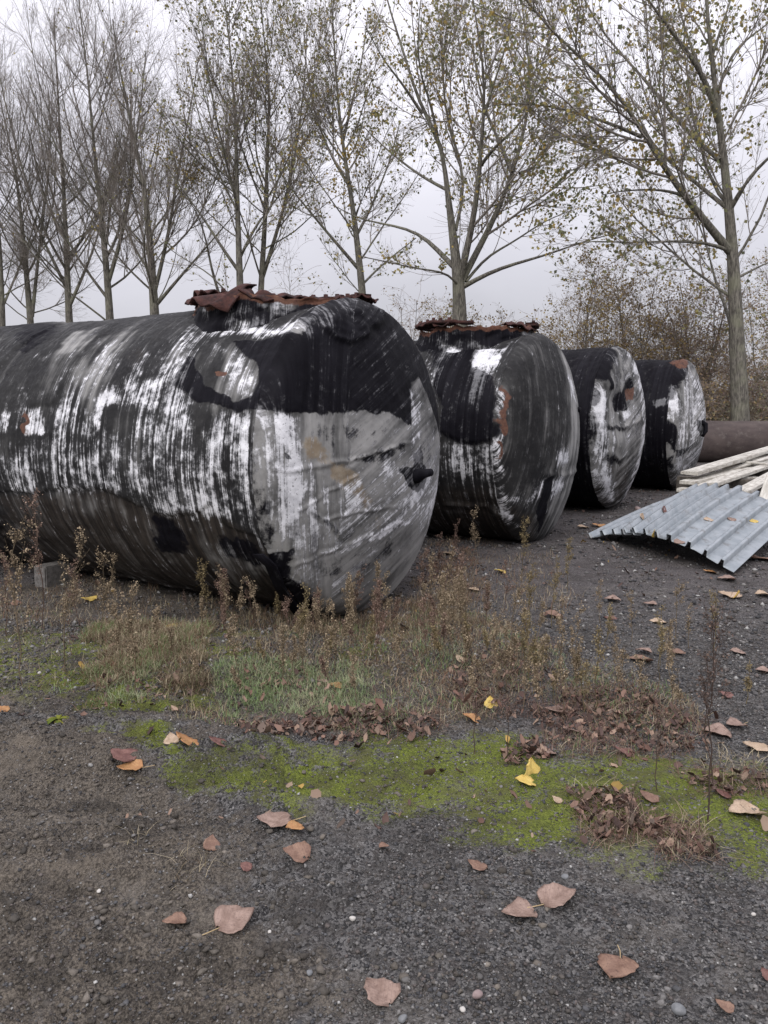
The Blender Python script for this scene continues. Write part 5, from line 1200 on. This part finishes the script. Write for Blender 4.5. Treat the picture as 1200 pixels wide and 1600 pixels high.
# ------------------------------------------------------------------ fallen leaves, one by one
LM = {'pink': mat_leaf('leaf_pinkish', (.175, .115, .09), (.27, .19, .155), (.095, .06, .05)), 'brown': mat_leaf('leaf_brown', (.15, .085, .06), (.22, .135, .095), (.075, .042, .035)),
      'tan': mat_leaf('leaf_tan', (.32, .235, .16), (.42, .32, .23), (.20, .12, .08)), 'yellow': mat_leaf('leaf_yellow', (.46, .32, .075), (.54, .41, .12), (.30, .17, .04)),
      'orange': mat_leaf('leaf_orange', (.30, .145, .06), (.36, .20, .085), (.14, .07, .04)), 'dark': mat_leaf('leaf_dark_red', (.11, .05, .042), (.17, .085, .07), (.06, .03, .027))}
MSTEM = mat_flat('leaf_stem', (.30, .22, .12), (.42, .32, .18), 40)
def leaf_mesh(seed):
    r_ = np.random.default_rng(seed); n, m = 11, 9; t = np.linspace(0, 1, n)
    w = .56*np.sin(PI*np.clip(t, 0, 1)**.62)**.85*(1-.12*t); w[0] = .06; w[-1] = .01      # broad poplar blade running to a point
    G = np.zeros((n, m, 3)); v = np.linspace(-1, 1, m)
    cx, cy, tw = r_.normal()*.18, .06+.22*r_.random(), r_.normal()*.16
    for i in range(n):
        wj = w[i]*(1+.06*r_.normal()); G[i, :, 0] = v*wj; G[i, :, 1] = t[i]-.5-.08*(np.abs(v))*(1-t[i])
        G[i, :, 2] = cy*(np.abs(v)*wj)**1.4*1.2+cx*(t[i]-.5)**2+tw*v*wj*(t[i]-.4)+.035*np.sin(v*7+t[i]*5+seed)*np.abs(v)+.02*r_.normal(size=m)
    G[..., 2] -= G[..., 2].min()
    V, F = solid_sheet(G, .012); return V, F
LV = [leaf_mesh(s) for s in range(9)]
_cache = {}
def fallen(px, py, wpx, col, var, ang, tilt, stem, label, dz=0., group='fallen poplar leaves'):
    b = gpt(px, py) if not isinstance(dz, tuple) else at(px, py, dz[0])
    if not isinstance(dz, tuple): b[2] += dz
    S = wpx/FPX*math.hypot(b[1], CAMH)*.86
    if not isinstance(dz, tuple): k_ = np.linspace(0, 2*PI, 9); b[2] = max(b[2], float(np.quantile(gz(np.concatenate([b[0]+.45*S*np.cos(k_), b[0]+.22*S*np.cos(k_)]), np.concatenate([b[1]+.45*S*np.sin(k_), b[1]+.22*S*np.sin(k_)])), .85))-.004)
    key = (var, col)
    if key not in _cache:
        V, F = LV[var]; _cache[key] = mesh('leaf_blade', V*.1, F, LM[col], True)
    root = empty('fallen_leaf', tuple(b+np.array([0, 0, .011])), ang); root.scale = (S*10,)*3; root.rotation_euler = (tilt[0], tilt[1], ang)
    tag(root, label, 'leaf', group)
    link('leaf_blade', _cache[key], root)
    if stem:
        k = ('stem', var)
        if k not in _cache:
            a = var*.7; P = np.array([[0, -.048, .002], [.004*math.sin(a), -.065, .004], [.010*math.sin(a), -.085, .007], [.022*math.sin(a), -.105, .009]])[None]
            V, F = tubes(P, np.full((1, 4), .0014), 5); _cache[k] = mesh('leaf_stem', V, F, MSTEM)
        link('leaf_stem', _cache[k], root)
LF = [
 (190, 1203, 46, 'dark', 0, 1.2, (.25, .1), 0, 'dark purplish brown leaf lying on top of an orange one at the left'), (202, 1213, 40, 'orange', 1, 1.7, (.1, 0), 1, 'orange leaf half under a dark purplish one at the left'),
 (290, 1175, 44, 'orange', 2, 1.4, (.5, .3), 0, 'curled orange brown leaf at the left tip of the moss strip'), (268, 1170, 26, 'tan', 3, .4, (.4, 0), 0, 'pale curled leaf touching the curled orange brown one'),
 (426, 1291, 54, 'pink', 3, 1.75, (.1, .1), 1, 'large pinkish leaf with a long stem in the left centre foreground'), (459, 1303, 30, 'orange', 4, 2.1, (.2, 0), 0, 'small orange pink leaf beside the large pinkish one'),
 (461, 1343, 44, 'brown', 5, 1.3, (.2, -.1), 0, 'orange brown leaf below the pair of pinkish leaves'), (331, 1327, 28, 'brown', 6, .3, (.5, .3), 0, 'small red brown curled leaf right of the pale grass tuft'),
 (371, 1438, 62, 'pink', 0, -.9, (.1, .05), 1, 'large pinkish brown leaf flat on the front soil left of centre'), (271, 1438, 36, 'brown', 7, 1.9, (.2, .1), 0, 'small brown leaf on the soil at the lower left'),
 (383, 1363, 20, 'dark', 4, 1.1, (.3, 0), 0, 'tiny dark red leaf on the soil above the large front leaf'), (589, 1543, 56, 'pink', 8, .7, (.1, .1), 0, 'pinkish leaf at the bottom centre of the picture'),
 (808, 1424, 54, 'pink', 1, 1.8, (.15, .1), 0, 'pink tan leaf, left of the front right pair'), (876, 1403, 60, 'pink', 5, -1.2, (.15, -.1), 1, 'pink brown leaf with a pale stem, right of the front right pair'),
 (962, 1514, 58, 'brown', 2, 2.6, (.1, .1), 1, 'red brown leaf at the lower right'), (744, 1351, 32, 'brown', 3, 1.2, (.2, .2), 0, 'small brown leaf on the dark gravel in front of the moss'),
 (598, 1330, 18, 'brown', 6, 2.4, (.2, .1), 0, 'very small brown leaf in the middle of the foreground'), (1161, 1276, 58, 'tan', 7, 1.8, (.15, .1), 0, 'large pale tan leaf near the right edge on the moss'),
 (820, 1228, 36, 'yellow', 4, 1.4, (.2, .1), 0, 'yellow leaf lying flat under the folded yellow leaf'), (828, 1212, 44, 'yellow', 8, .5, (1.15, .35), 1, 'folded yellow leaf standing up on the moss'),
 (850, 1182, 36, 'pink', 0, 1.8, (.2, .1), 0, 'pinkish leaf behind the yellow leaves'), (1012, 1254, 32, 'brown', 2, .9, (.3, .1), 0, 'brown leaf on the moss right of the front leaf heap'),
 (1116, 1153, 46, 'pink', 6, 1.6, (.15, 0), 0, 'big pinkish leaf at the right end of the leaf heap'), (1146, 1142, 34, 'pink', 1, 1.9, (.15, 0), 1, 'pink leaf right of the big pinkish one'),
 (1178, 1178, 42, 'tan', 3, 1.5, (.15, .1), 0, 'tan leaf by the right edge above the moss'), (1131, 1094, 24, 'dark', 5, .6, (.2, .1), 0, 'small dark pink leaf on the gravel at the right'),
 (998, 1041, 40, 'brown', 7, 1.7, (.2, .1), 0, 'brown leaf on the gravel with a pinkish leaf behind it'), (1004, 1030, 26, 'pink', 8, 1.2, (.1, .1), 0, 'pinkish leaf just behind a brown leaf on the gravel'),
 (1026, 974, 28, 'tan', 0, 1.6, (.1, 0), 0, 'pale tan leaf in the middle of the right gravel'), (953, 969, 22, 'dark', 2, 1.5, (.1, 0), 0, 'dark pink leaf left of the pale tan one on the gravel'),
 (864, 967, 32, 'brown', 4, 1.4, (.2, 0), 0, 'red brown leaf on the gravel below the second tank'), (955, 936, 28, 'pink', 6, 1.8, (.1, 0), 0, 'pink leaf on the gravel in front of the metal sheets'),
 (1015, 943, 22, 'pink', 1, 1.3, (.1, 0), 0, 'small pink leaf on the gravel below the sheet edge'), (1138, 932, 38, 'tan', 3, 1.55, (.1, 0), 0, 'long tan leaf below the right corner of the metal sheets'),
 (1190, 933, 28, 'tan', 5, 1.7, (.1, 0), 0, 'tan leaf by the right edge below the metal sheets'), (1134, 907, 30, 'pink', 7, 1.5, (.1, 0), 0, 'pink leaf close to the front corner of the metal sheet'),
 (780, 899, 20, 'yellow', 8, 1.2, (.3, .1), 0, 'small bright yellow leaf on the gravel near the second tank'), (740, 925, 20, 'tan', 0, 1.6, (.2, 0), 0, 'small tan leaf left below the bright yellow leaf'),
 (1055, 1030, 28, 'brown', 2, 1.6, (.15, 0), 0, 'brown leaf right of the pair on the gravel'), (1151, 1027, 26, 'pink', 4, 1.4, (.15, 0), 0, 'pink leaf far right on the gravel, above the small dark one'),
 (1190, 1056, 26, 'pink', 6, 1.7, (.15, 0), 0, 'pink leaf cut by the right edge on the gravel'), (868, 1118, 42, 'pink', 1, 1.7, (.3, .1), 0, 'pink leaf on the left part of the leaf heap'),
 (766, 1108, 26, 'yellow', 3, .2, (.6, .2), 0, 'tan yellow leaf standing among the weeds'), (735, 1131, 32, 'orange', 5, 1.3, (.4, .1), 0, 'orange brown leaf at the edge of the moss below the weeds'),
 (541, 1123, 28, 'brown', 7, 1.2, (.4, .1), 0, 'red brown leaf in the green grass'), (503, 1081, 20, 'pink', 8, 1.5, (.3, .1), 0, 'pale pink leaf among the green grass'),
 (524, 1085, 26, 'orange', 0, 1.6, (.3, 0), 0, 'orange leaf among the green grass beside a pale pink one'), (718, 1047, 22, 'tan', 2, .8, (.5, .1), 0, 'tan leaf caught in the weed thicket'),
 (271, 1000, 28, 'yellow', 4, 1.4, (.2, 0), 0, 'yellow leaf on the soil in front of the nearest tank'), (138, 942, 26, 'yellow', 6, 1.5, (.1, 0), 0, 'yellow leaf in the shade under the nearest tank'),
 (157, 1051, 26, 'pink', 1, 1.1, (.4, .1), 0, 'pinkish leaf in the grass at the left'), (25, 944, 20, 'brown', 3, .9, (.4, .1), 0, 'reddish leaf near the concrete block'),
 (2, 1114, 22, 'orange', 5, 1.2, (.3, .1), 0, 'orange leaf cut by the left edge'), (1130, 1572, 26, 'brown', 7, .7, (.2, .1), 0, 'small brown leaf at the bottom right'),
 (1197, 1527, 24, 'dark', 8, .2, (.2, .1), 0, 'dark brown leaf cut by the right edge at the bottom'), (1108, 896, 22, 'orange', 0, 1.3, (.2, .1), 0, 'orange brown leaf half under the metal sheet corner'),
 (1128, 1248, 26, 'dark', 2, 1.0, (.3, .1), 0, 'dark red leaf beside the tall thin weed'), (890, 1148, 30, 'pink', 4, 1.9, (.4, .2), 0, 'pink leaf in the middle of the leaf heap'),
 (972, 1182, 30, 'dark', 6, 1.1, (.3, .1), 0, 'dark brown leaf at the lower rim of the leaf heap'), (586, 1128, 22, 'brown', 8, 1.0, (.4, .2), 0, 'brown leaf at the rim of the grass'), (340, 1178, 34, 'dark', 2, 1.7, (.5, .1), 0, 'dark curled leaf right of the curled orange brown leaf'),
 (1185, 876, 40, 'brown', 4, 1.6, (.1, .1), 0, 'pinkish brown leaf at the right end of the sheets'), (868, 1256, 18, 'tan', 5, .6, (.3, .2), 0, 'small tan leaf below the yellow leaves'),
 (700, 870, 22, 'tan', 1, 1.3, (.2, .1), 0, 'small tan leaf on the ground between the first two tanks'), (935, 824, 24, 'orange', 3, 1.6, (.1, 0), 0, 'orange leaf left of the metal sheet tip'), (910, 826, 20, 'tan', 4, 1.6, (.1, 0), 0, 'pale leaf left of the orange one by the sheet tip')]
for f in LF: fallen(*f)
# leaves resting on the metal sheets: dropped onto the sheet surface
bpy.context.view_layer.update()
_dg = bpy.context.evaluated_depsgraph_get()
for px, py, w, col, var, lab in [(1175, 813, 16, 'yellow', 0, 'yellow leaf on the right part of the metal sheet'), (1106, 811, 16, 'tan', 2, 'tan leaf in a groove in the middle of the metal sheet'), (1024, 835, 14, 'yellow', 4, 'yellow leaf on the front edge of the metal sheet'),
                                 (1060, 846, 18, 'pink', 6, 'pink leaf on the front edge of the metal sheet'), (1038, 796, 16, 'dark', 1, 'dark leaf on the left metal sheet'), (1003, 806, 12, 'tan', 3, 'small pale leaf on the left metal sheet'), (1142, 811, 14, 'pink', 5, 'faint pink leaf near the yellow one on the metal sheet')]:
    d = Vector(ray(px, py)).normalized(); hit, loc, nrm, _, ob, _ = SC.ray_cast(_dg, Vector((0, 0, CAMH)), d)
    if not hit: continue
    S = w/FPX*loc.y*.95; root = empty('fallen_leaf', tuple(loc+nrm*.004)); root.rotation_mode = 'QUATERNION'; root.rotation_quaternion = Vector((0, 0, 1)).rotation_difference(nrm if nrm.z > 0 else -nrm); root.scale = (S*10,)*3
    tag(root, lab, 'leaf', 'leaves on the metal sheets'); V, F = LV[var]; link('leaf_blade', mesh('leaf_blade', V*.1, F, LM[col], True), root)
# loose stones one can point at
MST = [mat_flat('pebble_grey', (.12, .125, .13), (.2, .205, .21), 30), mat_flat('pebble_pale', (.38, .36, .33), (.5, .48, .45), 30), mat_flat('pebble_pink', (.20, .15, .145), (.27, .21, .20), 30)]
for k, (px, py, w, mt, lab) in enumerate([(1060, 1577, 26, 0, 'grey stone at the bottom right'), (746, 1545, 20, 2, 'pinkish stone in the lower middle foreground'), (629, 1584, 18, 0, 'grey stone at the bottom centre'), (723, 1567, 13, 1, 'small white stone near the bottom centre'),
        (551, 1431, 12, 1, 'small cream stone in the centre foreground'), (883, 1366, 15, 0, 'grey stone above the pair of pink leaves'), (421, 1450, 8, 1, 'tiny white stone beside the large front leaf'), (154, 1385, 10, 1, 'small pale stone on the soil at the left'),
        (995, 797, 15, 2, 'pinkish stone on the ground beside the third tank'), (484, 1508, 15, 0, 'grey stone on the soil left of the bottom pink leaf'), (62, 1058, 9, 1, 'small cream stone at the left below the tank'), (1177, 1430, 9, 1, 'tiny white stone near the right edge')]):
    IV, IF = ico(); r_ = np.random.default_rng(700+k); b = gpt(px, py); S = w/FPX*math.hypot(b[1], CAMH)*.5
    V = IV*(1+.16*r_.normal(size=(12, 1)))*np.array([1, .8, .62])*S; me = mesh('stone', V, IF, MST[mt], True)
    o = link('stone', me, None, (b[0], b[1], b[2]+S*.35), (0, 0, r_.random()*6)); md = o.modifiers.new('sub', 'SUBSURF'); md.levels = 2; md.render_levels = 2
    tag(o, lab, 'stone', 'loose stones on the ground')
